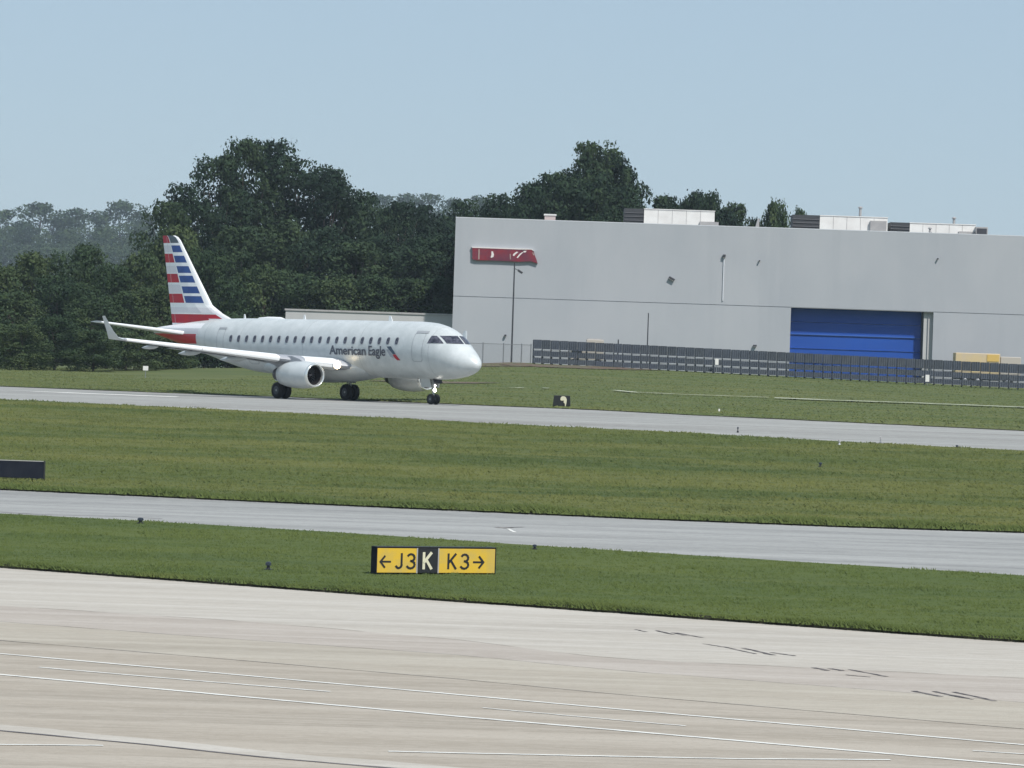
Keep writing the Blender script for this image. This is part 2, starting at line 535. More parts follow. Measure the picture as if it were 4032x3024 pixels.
# ------------------------------------------------------------------ hangar
M['wall'] = layered('grey painted wall', (0.375, 0.395, 0.425), [((0.42, 0.435, 0.46), .12, (1, 1, .5), .40, .62, .8), ((0.33, 0.35, 0.38), .5, (1.2, 1, .10), .52, .75, .35), ((0.44, 0.45, 0.47), 1.6, (1, 1, .08), .55, .75, .25)], rough=.75)
M['wall2'] = mat('pale cream wall', (0.50, 0.50, 0.49), 0.75, c2=(0.44, 0.44, 0.44), scale=.3)
M['trim'] = mat('light metal trim', (0.60, 0.62, 0.66), 0.5)
M['joint'] = mat('dark joint', (0.30, 0.315, 0.34), 0.8)
M['door_blue'] = mat('blue door paint', (0.007, 0.066, 0.34), 0.5, c2=(0.009, 0.078, 0.39), scale=.4, stretch=(.4, 1, 1))
M['door_blue2'] = mat('faded blue door paint', (0.035, 0.12, 0.44), 0.55, c2=(0.02, 0.09, 0.38), scale=.5, stretch=(.3, 1, 1))
M['white_unit'] = mat('white sheet metal', (0.80, 0.79, 0.76), 0.5, c2=(0.70, 0.68, 0.65), scale=.8)
M['grey_unit'] = mat('grey sheet metal', (0.42, 0.41, 0.40), 0.5, c2=(0.34, 0.33, 0.33), scale=1.5)
M['shaded_unit'] = mat('shaded unit side', (0.045, 0.047, 0.052), 0.6)  # shade of the units' left sides, put into a dark colour
M['roof'] = mat('grey roofing', (0.25, 0.25, 0.25), 0.9)
M['sign_red'] = mat('faded red sign', (0.21, 0.020, 0.035), 0.5, c2=(0.13, 0.025, 0.05), scale=.8, lo=.4, hi=.6)
M['sign_white'] = mat('white sign print', (0.72, 0.68, 0.66), 0.5)
M['steel'] = mat('galvanised steel', (0.30, 0.31, 0.33), 0.45, 0.6)
M['darkmetal'] = mat('dark metal', (0.06, 0.062, 0.07), 0.5, 0.3)

D0 = 400.0
tl = at(1795, 857, D0)
X0 = tl.x; ZT = tl.z; ZG = 0.5
X1 = 95.0
oj = at(3115, 1211, D0); ox0 = oj.x; zj = oj.z
ox1 = at(3676, 1230, D0).x
hangar = empty('hangar', (X0, D0, 0))
tag(hangar, 'large grey flat-roofed hangar with a blue door behind the blast fence', 'building')
def H(mb, name, m, **k):
    mb.v = [(v[0]-X0, v[1]-D0, v[2]) for v in mb.v]
    return mb.build(name, m, hangar, **k)
H(MB().box((X0, D0, zj+.06), (X1, D0+.4, ZT)), 'upper_wall', M['wall'])
H(MB().box((X0, D0, ZG-1), (ox0, D0+.4, zj)), 'lower_wall', M['wall'])
H(MB().box((ox1, D0, ZG-1), (X1, D0+.4, zj)), 'lower_wall', M['wall'])
H(MB().box((X0+.02, D0+.06, zj), (ox0, D0+.3, zj+.06)).box((ox1, D0+.06, zj), (X1, D0+.3, zj+.06)).box((ox0, D0+.02, zj), (ox1, D0+.3, zj+.06)), 'wall_joint', M['joint'])
H(MB().box((X0, D0+.402, ZG-1), (X0+.4, D0+60, ZT-.003)), 'side_wall', M['wall'])
H(MB().box((X1-.4, D0+.402, ZG-1), (X1, D0+60, ZT-.003)), 'side_wall', M['wall'])
H(MB().box((X0+.402, D0+59.6, ZG-1), (X1-.402, D0+60, ZT-.003)), 'rear_wall', M['wall'])
H(MB().box((X0+.402, D0+.402, ZT-1.3), (X1-.402, D0+59.6, ZT-1.0)), 'roof', M['roof'])
H(MB().box((X0-.01, D0-.01, ZT), (X1+.01, D0+.45, ZT+.08)), 'parapet_cap', M['trim'])
# recess and sectional door
H(MB().box((ox0-.3, D0+.402, ZG-1), (ox0, D0+1.6, zj)), 'recess_wall', M['wall'])
H(MB().box((ox1, D0+.402, ZG-1), (ox1+.3, D0+1.6, zj)), 'recess_wall', M['wall2'])
H(MB().box((ox0, D0+.402, zj+.061), (ox1, D0+1.9, zj+.3)), 'recess_ceiling', M['wall2'])
H(MB().box((ox1-.50, D0+.35, ZG-1), (ox1-.44, D0+.449, zj-.02)), 'door_track', M['steel'])
door = H(MB().box((ox0, D0+1.8, ZG-1), (ox1, D0+1.9, zj)), 'door', M['joint'])
ZD = [zj, zj-1.35, zj-2.62, zj-3.95, zj-5.25, zj-6.5, zj-8.3]
for i in range(6):
    zb, za = ZD[i+1] + .03, ZD[i]
    o = H(MB().box((ox0+.02, D0+1.6, zb+.10), (ox1-.02, D0+1.79, za)).box((ox0+.02, D0+1.53, zb), (ox1-.02, D0+1.785, zb+.10)), 'door_panel', M['door_blue'])
    o.parent = door; 
    if i in (1, 3):
        o2 = H(MB().box((ox0+.03, D0+1.48, zb+.01), (ox1-.03, D0+1.528, zb+.13)), 'door_rail', M['door_blue2']); o2.parent = door
px_in = at(3638, 1300, D0).x
H(MB().box((px_in, D0+.45, ZG-1), (ox1-.002, D0+1.45, zj-.004)), 'door_pillar', M['wall2'])
H(MB().box((px_in-.16, D0+.9, ZG-1), (px_in-.004, D0+1.4, zj-.006)), 'door_track', M['darkmetal'])
# wall details
def P(px, py, d=D0): return at(px, py, d)
def wall_lamp(px, py, label, w=.28, h=.25, pipe=None):
    p = P(px, py)
    t = empty('wall_light', (p.x, D0, p.z)); tag(t, label, 'wall light')
    MB().box((-w/2, -.30, -h/2), (w/2, -.06, h/2)).build('lamp_housing', M['darkmetal'], t, bevel=.03)
    MB().box((-.05, -.06, -.05), (.05, 0, .05)).build('bracket', M['steel'], t)
    MB().box((-w/2+.03, -.28, -h/2-.04), (w/2-.03, -.1, -h/2-.002)).build('lens', M['grey_unit'], t)
    if pipe:
        MB().tube((0, -.06, -h/2), (0, -.06, -h/2-pipe), .06, n=8).build('conduit', M['trim'], t)
wall_lamp(2851, 1008, 'small dark light high on the grey hangar wall above a pale vertical conduit', .28, .3, 4.2)
o = wall_lamp(2645, 1097, 'tilted dark oblong light on the grey hangar wall left of the conduit', .62, .22)
bpy.data.objects['wall_light.001'].rotation_euler = (0, R(28), 0)
wall_lamp(2990, 1027, 'tiny dark light on the hangar wall left of and above the blue door', .14, .14)
wall_lamp(3692, 1019, 'tiny dark light on the hangar wall above the right end of the blue door', .14, .14)
wall_lamp(1990, 1321, 'tiny light low on the hangar wall beside the tall lamp post', .2, .2)
wall_lamp(2972, 1361, 'small reddish dark light low on the hangar wall above the blast fence', .35, .18)

# red sign with a slanting right end
s0 = P(1860, 977); s1 = P(2112, 1034)
sg = empty('wall_sign', (s0.x, D0, 0)); tag(sg, 'faded red wall sign with white marks high on the left of the grey hangar', 'sign')
sw = s1.x - s0.x
def SP(px, py):
    p = P(px, py); return (p.x - s0.x, p.z)
pts = [SP(1860,977),(SP(2050,984)),SP(2062,988),SP(2075,983),SP(2092,984),SP(2101,993),SP(2113,1024),SP(2117,1038),SP(2090,1029),SP(2050,1031),SP(1940,1026),SP(1875,1025),SP(1860,1020)]
MB().prism(pts, -.28, -.02).build('sign_panel', M['sign_red'], sg)
MB().prism([SP(1857,972),SP(2095,980),SP(2104,990),SP(2098,987),SP(2092,983),SP(2050,983),SP(1860,976)], -.30, -.02).build('sign_trim', M['sign_white'], sg)
def mark(pp, m=None): MB().prism([SP(*q) for q in pp], -.300, -.282).build('sign_mark', m or M['sign_white'], sg)
mark([(1935,990),(1941,990),(1945,1003),(1943,1012),(1933,1016),(1932,1012),(1935,1004)])
mark([(2021,1000),(2034,991),(2041,993),(2030,1002),(2024,1009),(2019,1006)])
mark([(2034,1014),(2046,1000),(2056,993),(2060,994),(2048,1006),(2038,1017)])
mark([(2058,993),(2064,988),(2074,988),(2068,995)])
M['sign_tan'] = mat('tan print', (0.36, 0.27, 0.24), 0.6)
mark([(1884,981),(1889,981),(1888,1022),(1883,1022)], M['sign_tan'])
mark([(2007,1000),(2011,1000),(2012,1022),(2008,1022)], M['sign_tan'])
mark([(2095,993),(2099,995),(2104,1005),(2100,1006)], M['sign_tan'])

# low annex left of the hangar
ax0 = at(1125, 1222, 404).x; ztA = at(1125, 1222, 404).z
an = empty('annex', (ax0, 404, 0)); tag(an, 'low pale flat-roofed building behind the airliner, left of the hangar', 'building')
wA = X0 - ax0 - .02
MB().box((0, 0, -.5), (wA, 14, ztA)).build('wall', M['wall2'], an)
MB().box((-.1, -.1, ztA+.002), (wA, 14.1, ztA+.18)).build('roof_edge', M['grey_unit'], an)

# rooftop units
def roof_unit(px0, px1, pyt, label, dark0, grey=None, d=412.0, group='white rooftop units on the hangar', kind='rooftop unit'):
    a = at(px0, pyt, d); b = at(px1, pyt, d)
    zb = ZT - 1.0
    t = empty('rooftop_unit', (a.x, d, zb)); tag(t, label, kind, group)
    w = b.x - a.x; h = a.z - zb
    c = at(dark0, pyt, d).x - a.x
    for xx in (0.3, w/2, w-.3):
        MB().box((xx-.1, .1, 0), (xx+.1, 3.4, .15)).build('skid', M['steel'], t)
    k = 5
    MB().box((c, 0, .152), (w, 3.5, h-.08)).build('casing', M['white_unit'], t)
    MB().box((c-.03, -.06, h-.079), (w+.05, 3.56, h)).build('top_cover', M['white_unit'], t)
    for i in range(1, k):
        xx = c + (w-c)*i/k
        MB().box((xx-.02, -.02, .2), (xx+.02, -.001, h-.1)).build('seam', M['grey_unit'], t)
    MB().box((0, .05, .152), (c-.005, 3.3, h-.04)).build('shaded_end', M['shaded_unit'], t)  # dark block standing in for the unit's shaded left side
    nl = 7
    for i in range(nl):
        z = .25 + (h-.4)*i/nl
        MB().box((.03, -.03, z), (c-.04, .045, z+.05), Euler((R(-25), 0, 0))).build('louvre', M['darkmetal'], t)  # slats added over the dark block that paints the shaded side
    if grey:
        g0 = at(grey[0], pyt, d).x - a.x; g1 = at(grey[1], pyt, d).x - a.x
        MB().box((g0, -.35, .152), (g1, -.03, h*grey[2])).build('access_box', M['grey_unit'], t)
    return t, w, h
roof_unit(2459, 2815, 818, 'leftmost white rooftop unit with dark left end, nearest the big tree', 2537, (2757, 2831, .62))
t2, w2, h2 = roof_unit(3122, 3496, 843, 'middle white rooftop unit with dark left end and a grey panel on its right', 3229, (3427, 3491, .86))
t3, w3, h3 = roof_unit(3507, 3842, 873, 'rightmost long low white rooftop unit beginning with a dark end', 3583, (3775, 3835, .7))
p = at(3843, 893, 411); q = at(3890, 893, 411)
bx = empty('roof_vent', (p.x, 411, ZT-1)); tag(bx, 'grey boxy roof vent at the right end of the row of rooftop units', 'roof vent')
MB().box((.02, 0, 0), (q.x-p.x, 1.3, p.z-ZT+1)).build('housing', M['grey_unit'], bx)
MB().box((.1, -.04, .4), (q.x-p.x-.1, -.002, p.z-ZT+.85)).build('grille', M['darkmetal'], bx)
def stack(px, pyt, pyb, w, label, d=408.0, m='grey_unit'):
    a = at(px, pyt, d); zb = ZT-1 if pyb is None else at(px, pyb, d).z
    t = empty('roof_stack', (a.x, d, zb)); tag(t, label, 'roof stack')
    h = a.z - zb
    MB().tube((0, 0, 0), (0, 0, h-.15), w*.28, n=10).build('pipe', M[m], t)
    MB().lathe([(0, .01), (0, w*.5), (.08, w*.5), (.2, .02)], (0, 0, h-.2), (0, 0, 1), 10).build('rain_cap', M[m], t)
    MB().tube((-w*.4, 0, h*.3), (w*.4, 0, h*.75), .03, n=6).build('stay', M['steel'], t)
stack(3388, 812, None, .5, 'small stack poking up behind the middle rooftop unit', 417)
stack(3757, 853, None, .5, 'small stack poking up behind the rightmost rooftop unit', 417)
stack(3662, 893, None, .4, 'short pipe in front of the rightmost rooftop unit', 409.5)
stack(3993, 926, None, .35, 'small pipe on the roof at the right edge of the picture')
stack(3975+150, 930, None, .35, 'small pipe on the roof farthest right')
p = at(2145, 842, 408); q = at(2188, 842, 408)
vb = empty('roof_vent', (p.x, 408, ZT-1)); tag(vb, 'small pinkish roof vent alone on the left part of the hangar roof', 'roof vent')
M['pinkish'] = mat('pinkish paint', (0.55, 0.45, 0.43), .7)
MB().box((0, 0, 0), (q.x-p.x, 1.0, p.z-ZT+.85)).build('housing', M['pinkish'], vb)
MB().box((-.08, -.08, p.z-ZT+.852), (q.x-p.x+.08, 1.08, p.z-ZT+1)).build('hood', M['white_unit'], vb)
p = at(2956, 872, 430)
hd = empty('roof_hood', (p.x, 430, ZT-1)); tag(hd, 'small pointed grey hood on the roof beside the small bush-like trees', 'roof hood')
MB().prism([(0, 0), (.9, 0), (.9, p.z-ZT+1.3), (.75, p.z-ZT+1.35), (.2, .9)], 0, .8).build('hood', M['grey_unit'], hd)

# ------------------------------------------------------------------ blast fence
M['louvre'] = mat('dark blue-grey steel sheet', (0.042, 0.052, 0.070), 0.6, c2=(0.075, 0.088, 0.108), scale=.7, lo=.4, hi=.7)
M['louvre2'] = mat('weathered steel sheet', (0.060, 0.072, 0.085), 0.65, c2=(0.032, 0.038, 0.052), scale=1.4, lo=.4, hi=.7)
M['rail'] = mat('pale galvanised rail', (0.42, 0.45, 0.46), 0.6, c2=(0.25, 0.27, 0.28), scale=.9, lo=.4, hi=.65)
L0 = at(2097, 1433, 388); R0 = at(4032, 1534, 378)
L0t = at(2097, 1333, 388).z; R0t = at(4032, 1439, 378).z
dvec = Vector((R0.x-L0.x, R0.y-L0.y, 0)); LEN = dvec.length; ang = math.atan2(dvec.y, dvec.x)
bf = empty('blast_fence', (L0.x, L0.y, 0), ang)
tag(bf, 'long dark blast fence of louvred steel bays in front of the hangar', 'fence')
bay = 0.86
NB = int(LEN * 1.35 / bay)
def fz(u): return L0.z + (R0.z - L0.z) * u / LEN
def fh(u): return (L0t - L0.z) + ((R0t - R0.z) - (L0t - L0.z)) * u / LEN
def corr(w, h, lean):
    n = 9; vs = []; fs = []
    for j in range(2):
        for i in range(n):
            vs.append((w*i/(n-1), (-.025 if i % 2 else .0) + (-lean if j == 0 else 0), h*j))
    k = len(vs)
    vs += [(v[0], v[1]+.02, v[2]) for v in vs]
    for i in range(n-1):
        fs.append((i, i+1, n+i+1, n+i)); fs.append((k+i+1, k+i, k+n+i, k+n+i+1))
    return mesh('louvre', vs, fs)
hh = fh(LEN/2)
tiers = [(0.05, .255, .05), (.325, .555, .05), (.625, 1.0, .06)]
meshes = []
for lo, hi, ln in tiers:
    for mm in ('louvre', 'louvre2'):
        me = corr(bay-.05, hh*(hi-lo), ln); me.materials.append(M[mm]); meshes.append(me)
postm = MB().box((-.02, -.10, -.25), (.02, .10, hh*.98)).add([(-.02,.10,0),(.02,.10,0),(.02,1.1,0),(-.02,1.1,0),(-.02,.10,hh*.7),(.02,.10,hh*.7)], [(0,1,2,3),(0,3,4),(1,5,2),(3,2,5,4),(0,4,5,1)])
pm = postm.build('post', M['louvre2'], bf); pm0 = pm
for i in range(NB + 1):
    u = i * bay
    o = pm0 if i == 0 else link('post', pm0.data, None, bf)
    o.location = (u, 0, fz(u))
    if i < NB:
        for t, (lo, hi, ln) in enumerate(tiers):
            me = meshes[t*2 + (1 if random.random() < .35 else 0)]
            l = link('louvre', me, None, bf)
            l.location = (u + .03, -.12 - random.random()*.03, fz(u) + hh*lo)
            l.rotation_euler = (R(random.uniform(-3, 3)), R(random.uniform(-.4, .4)), 0)
for k, f in enumerate((.275, .575)):
    mb = MB()
    n = 24
    for i in range(n):
        u0, u1 = NB*bay*i/n, NB*bay*(i+1)/n
        mb.box((u0, .10, fz(u0)+hh*f-.02), (u1, .16, fz(u0)+hh*f+.02))
    mb.build('rail', M['rail'], bf)

def board(px, pyb, w, h, d, name, label, cat, m='white_unit'):
    b = at(px, pyb, d)
    t = empty(name, (b.x, d, b.z)); tag(t, label, cat)
    MB().box((-w/2, -.03, h*.15), (w/2, .03, h)).build('board', M[m], t, bevel=.01)
    MB().tube((0, .06, -.6), (0, .06, h*.9), .03, n=8).build('post', M['steel'], t)
board(2822, 1441, .32, .66, 383.5, 'marker_board', 'small white marker board standing against the blast fence left of the blue door', 'marker board')
board(3651, 1508, .36, .75, 379.2, 'marker_board', 'small white marker board at the foot of the fence right of the blue door', 'marker board')
board(573, 1462, .42, .42, 327, 'marker_board', 'small pale marker board at the foot of the trees on the left', 'marker board')
board(2831, 1637, .10, .42, 252, 'marker_stake', 'thin white stake at the far edge of the far taxiway', 'stake')

# ------------------------------------------------------------------ chain-link fence
M['wire'] = mat('wire', (0.20, 0.21, 0.23), 0.5, .5)
ca = at(1840, 1436, 391); cb = at(2092, 1433, 390)
cf = empty('chain_link_fence', (ca.x, ca.y, 0)); tag(cf, 'see-through chain-link fence between the airliner nose and the blast fence', 'fence')
Lc = cb.x - ca.x; zc_ = cb.z - .15; hc = at(2092, 1358, 390).z - zc_
for px in (1840, 1901, 1982, 2053, 2090):
    u = at(px, 1400, 391).x - ca.x
    MB().tube((u, 0, zc_-.5), (u, 0, zc_+hc+.1), .055, n=8).build('post', M['steel'], cf)
for z in (zc_+hc, zc_+.08):
    MB().tube((0, 0, z), (Lc, 0, z), .03, n=6).build('rail', M['steel'], cf)
mb = MB()
st = .16
k = int(Lc/st)
for i in range(-int(hc/st), k):
    for sgn in (1, -1):
        u0 = i*st; u1 = u0 + hc
        a0, a1 = max(u0, 0), min(u1, Lc)
        if a1 <= a0: continue
        z0, z1 = zc_ + (a0-u0), zc_ + (a1-u0)
        if sgn < 0: z0, z1 = zc_+hc-(a0-u0), zc_+hc-(a1-u0)
        mb.tube((a0, 0, z0), (a1, 0, z1), .005, n=3, caps=False)
o = mb.build('wire_mesh', M['wire'], cf, recalc=False); o['kind'] = 'stuff'

# ------------------------------------------------------------------ lamp posts
def lamp_post(pxb, pyb, pxt, pyt, d, label, r=.09, head=True, arm=None):
    b = at(pxb, pyb, d); t_ = at(pxt, pyt, d)
    t = empty('lamp_post', (b.x, d, b.z)); tag(t, label, 'lamp post')
    h = t_.z - b.z
    MB().tube((0, 0, -.5), (0, 0, h), r, r*.7, n=10).build('pole', M['darkmetal'], t)
    MB().box((-.22, -.22, -.5), (.22, .22, .18)).build('base', M['grey_unit'], t)
    if arm:
        a = at(arm[0], arm[1], d)
        dx, dz = a.x - b.x, a.z - b.z
        MB().tube((0, 0, dz+.25), (dx, -.1, dz), .035, n=6).build('arm', M['darkmetal'], t)
        MB().box((dx-.30, -.45, dz-.14), (dx+.22, .15, dz+.06), Euler((0, R(32), 0))).build('lamp_head', M['darkmetal'], t, bevel=.03)
        MB().box((dx-.24, -.40, dz-.165), (dx+.12, .1, dz-.13), Euler((0, R(32), 0))).build('lamp_lens', M['trim'], t)
lamp_post(2013, 1436, 2032, 1034, 392, 'tall dark lamp post with a side lamp below the red wall sign', .09, arm=(2050, 1068))
lamp_post(2546, 1452, 2548, 1232, 391, 'shorter bare dark pole behind the blast fence in front of the plain wall', .07)
lamp_post(2431, 1452, 2431, 1337, 393, 'very short stub of a pole just showing above the blast fence', .09)

# ------------------------------------------------------------------ yellow vehicle and truck behind the fence
M['yellow_pale'] = mat('pale weathered yellow', (0.62, 0.48, 0.24), 0.6, c2=(0.55, 0.45, 0.32), scale=.8)
M['yellow_deep'] = mat('strong yellow paint', (0.62, 0.42, 0.12), 0.6)
M['rubber'] = mat('tyre rubber', (0.018, 0.018, 0.020), 0.75)
M['beige'] = mat('beige paint', (0.46, 0.42, 0.37), 0.6)
M['glass_dark'] = mat('dark glass', (0.02, 0.025, 0.035), 0.12, spec=.6)
def wheel(mb_parent, x, y, z, r, w, ty='wheel'):
    MB().lathe([(-w/2, r*.55), (-w/2, r*.9), (-w/2+w*.12, r), (w/2-w*.12, r), (w/2, r*.9), (w/2, r*.55)], (x, y, z), (0, 1, 0), 20).build('tyre', M['rubber'], mb_parent, smooth=True)
    MB().lathe([(-w*.42, .01), (-w*.42, r*.3), (-w*.3, r*.55), (w*.3, r*.55), (w*.42, r*.3), (w*.42, .01)], (x, y, z), (0, 1, 0), 16).build('rim', M['steel'], mb_parent, smooth=True)
a = at(3763, 1388, 394); b = at(4022, 1396, 394); zg = tz(45, 394)
tr = empty('tank_trailer', (a.x, 394, zg)); tag(tr, 'long pale yellow trailer parked behind the right end of the blast fence', 'trailer')
w = b.x - a.x; h = a.z - zg
MB().box((0, 0, .9), (w*.68, 2.4, h)).build('body', M['yellow_pale'], tr, bevel=.06)
MB().box((w*.68+.05, .1, .9), (w, 2.3, h*.92)).build('rear_body', M['beige'], tr, bevel=.06)
MB().box((w*.48, -.06, h-.75), (w*.66, -.002, h-.1)).build('panel', M['yellow_deep'], tr)
MB().box((0, .3, .6), (w, 2.1, .895)).build('chassis', M['darkmetal'], tr)
for x in (1.0, 2.2, w-1.2):
    wheel(tr, x, .25, .5, .5, .3)
a = at(2310, 1334, 394); b = at(2378, 1334, 394); zg = tz(8, 394)
tk = empty('box_truck', (a.x, 394, zg)); tag(tk, 'beige truck with only its roof showing above the blast fence', 'truck')
w = b.x - a.x; h = a.z - zg
MB().box((0, 0, .6), (w*1.0, 1.8, h-.06)).build('box_body', M['beige'], tk, bevel=.05)
MB().box((-1.5, .1, .5), (-.03, 1.7, h*.66)).build('cab', M['beige'], tk, bevel=.12)
MB().box((-1.35, .05, h*.42), (-.4, .099, h*.6)).build('window', M['glass_dark'], tk)
MB().box((.1, .3, h-.058), (w*.9, 1.5, h+.05)).build('roof_rack', M['grey_unit'], tk)
for x in (-1.0, w-.5):
    wheel(tk, x, .1, .38, .38, .25)

# ------------------------------------------------------------------ airfield signs
M['sign_yellow'] = mat('sign yellow', (0.66, 0.43, 0.035), 0.6, c2=(0.55, 0.39, 0.08), scale=2.2, lo=.4, hi=.65)
M['sign_black'] = mat('sign black', (0.014, 0.015, 0.018), 0.5)
M['sign_back'] = mat('dark blue-black sign back', (0.009, 0.012, 0.022), 0.85, c2=(0.016, 0.020, 0.030), scale=2, spec=.2)
M['letter_white'] = mat('letter white', (0.66, 0.63, 0.47), 0.5)

def text_obj(txt, size, name, m, parent, loc, bold=0.0, sx=1.0):
    cu = bpy.data.curves.new('lettering', 'FONT')
    cu.body = txt; cu.size = size; cu.offset = bold; cu.extrude = 0.004
    o = bpy.data.objects.new('tmp', cu); COL.objects.link(o)
    dg = bpy.context.evaluated_depsgraph_get()
    me = bpy.data.meshes.new_from_object(o.evaluated_get(dg))
    bpy.data.objects.remove(o)
    for v in me.vertices:
        x, y, z = v.co
        v.co = (x*sx, -z, y)
    me.materials.clear()
    t = link(name, me, m, parent); t.location = loc
    return t

SD = 119.0
sa = at(1482, 2262, SD)           # lower left corner of the yellow face
sb = at(1946, 2276, SD)
yaw = R(30)
ppm = F4 / SD
Wf = (sb.x - sa.x) / math.cos(yaw)
gz = tz((sa.x+sb.x)/2, SD)
ts = empty('taxiway_sign', (sa.x, SD, gz), yaw)
tag(ts, 'yellow and black taxiway sign with arrows in the near verge', 'sign')
Hs = .75
zb = .035
dy = .30
def sign_seg(u0, u1, m, name):
    mb = MB().box((u0+.006, -.012, zb+.02), (u1-.006, .02, zb+Hs-.02))
    return mb.build(name, M[m], ts, bevel=.008)
uA, uB = .285*Wf*1.0, 0
x1 = Wf*.335; x2 = Wf*.515
MB().box((0, .021, zb), (Wf, dy, zb+Hs)).build('housing', M['sign_black'], ts, bevel=.01)
MB().box((-.02, -.02, zb-.01), (-.001, dy+.02, zb+Hs+.02)).build('end_cap', M['sign_back'], ts)
MB().box((Wf+.001, -.02, zb-.01), (Wf+.02, dy+.02, zb+Hs+.02)).build('end_cap', M['sign_back'], ts)
MB().box((-.02, -.03, zb+Hs+.002), (Wf+.02, dy+.02, zb+Hs+.028)).build('top_rail', M['sign_black'], ts)
sign_seg(0, x1, 'sign_yellow', 'yellow_panel')
sign_seg(x1, x2, 'sign_black', 'black_panel')
sign_seg(x2, Wf, 'sign_yellow', 'yellow_panel')
MB().box((x1-.02, -.02, zb+.01), (x1+.02, -.0125, zb+Hs-.01)).build('divider', M['grey_unit'], ts)
MB().box((x2-.02, -.02, zb+.01), (x2+.02, -.0125, zb+Hs-.01)).build('divider', M['grey_unit'], ts)
for u in (.25, Wf*.33, Wf*.66, Wf-.25):
    MB().tube((u, dy/2, -.35), (u, dy/2, zb-.002), .035, n=8).build('leg', M['steel'], ts)
# lettering drawn as stroked shapes on the panels (mesh, 5 mm proud)
def strokes(paths, wd, name, m, u0, z0, sc):
    mb = MB()
    for i, pth in enumerate(paths):
        for k in range(len(pth)-1):
            p = Vector((pth[k][0], pth[k][1])); q = Vector((pth[k+1][0], pth[k+1][1]))
            d = (q-p); 
            if d.length < 1e-6: continue
            d.normalize(); nn = Vector((-d.y, d.x)) * wd/2
            e = d * wd * .35
            c = [p-e+nn, p-e-nn, q+e-nn, q+e+nn]
            yo = -.018 - .0012*((i*7+k) % 9)
            vs = [(u0+v.x*sc[0], yo, z0+v.y*sc[1]) for v in c] + [(u0+v.x*sc[0], -.0121, z0+v.y*sc[1]) for v in c]
            mb.add(vs, [(0,1,2,3),(7,6,5,4),(0,4,5,1),(1,5,6,2),(2,6,7,3),(3,7,4,0)])
    return mb.build(name, M[m], ts)
def arc(cx_, cy_, rx, ry, a0, a1, n=8):
    return [(cx_+rx*math.cos(R(a0+(a1-a0)*i/n)), cy_+ry*math.sin(R(a0+(a1-a0)*i/n))) for i in range(n+1)]
LH = Hs*.56; lz = zb + Hs*.20
three = [arc(.28, .74, .24, .24, 150, -80), arc(.26, .26, .28, .26, 88, -150)]
jay = [[(.46, 1.0), (.46, .28)], arc(.26, .26, .20, .24, 0, -150)]
kay = [[(0, 0), (0, 1.0)], [(.50, 1.0), (.03, .42)], [(.16, .58), (.52, 0)]]
larr = [[(0, .5), (.85, .5)], [(.36, .92), (0, .5)], [(.36, .08), (0, .5)]]
rarr = [[(0, .5), (.85, .5)], [(.49, .92), (.85, .5)], [(.49, .08), (.85, .5)]]
wd = .14
sc = (LH*1.12, LH)
strokes(larr, wd, 'arrow', 'sign_black', Wf*.028, lz, (LH*.92, LH*.90))
strokes(jay, wd, 'letter', 'sign_black', Wf*.150, lz, sc)
strokes(three, wd, 'numeral', 'sign_black', Wf*.250, lz, sc)
strokes(kay, wd*1.25, 'letter', 'letter_white', Wf*.392, lz, (LH*1.12, LH*1.06))
strokes(kay, wd, 'letter', 'sign_black', Wf*.600, lz, sc)
strokes(three, wd, 'numeral', 'sign_black', Wf*.705, lz, sc)
strokes(rarr, wd*1.1, 'arrow', 'sign_black', Wf*.815, lz, (LH*.92, LH*.90))

# dark sign seen from behind, cut by the left edge
c = hit(172, 1893)
b_ = at(172, 1893, c.y); tt = at(172, 1838, c.y)
sk = empty('taxiway_sign', (c.x, c.y, c.z)); tag(sk, 'long dark unlettered back of a sign at the left edge of the picture', 'sign')
hs = .72
MB().box((-3.6, -.02, .08), (-.02, .22, hs+.02)).build('back_panel', M['sign_back'], sk, bevel=.012)
MB().box((-.018, -.04, .06), (.02, .26, hs+.05)).build('end_cap', M['sign_black'], sk)
MB().box((-3.6, -.035, hs+.022), (-.02, .24, hs+.045)).build('top_rail', M['grey_unit'], sk)
for u in (-3.3, -2.2, -1.2, -.3):
    MB().tube((u, .1, -.3), (u, .1, .078), .03, n=8).build('leg', M['steel'], sk)

# black square board with a white mark beside the far taxiway
c = hit(2208, 1609)
dd = 246.0
bl = at(2176, 1604, dd); br = at(2246, 1609, dd); tp = at(2180, 1556, dd)
bd = empty('distance_sign', (bl.x, dd, tz(bl.x, dd)), R(0)); tag(bd, 'small black square sign with a white mark beside the far taxiway', 'sign')
w = br.x - bl.x; h = tp.z - tz(bl.x, dd)
MB().prism([(0, .05), (w, .05), (w*.96, h), (w*.06, h)], 0, .12).build('board', M['sign_black'], bd, bevel=.02)
MB().box((w*.2, .03, -.3), (w*.26, .09, .045)).box((w*.74, .03, -.3), (w*.8, .09, .045)).build('leg', M['steel'], bd)
hook = [(.42,.60),(.43,.80),(.50,.92),(.62,.94),(.72,.86),(.78,.66),(.77,.40),(.73,.08),(.69,.06),(.68,.28),(.60,.42),(.63,.58),(.58,.56),(.50,.54)]
MB().prism([(p[0]*w, p[1]*h) for p in hook], -.02, -.002).build('numeral', M['letter_white'], bd)

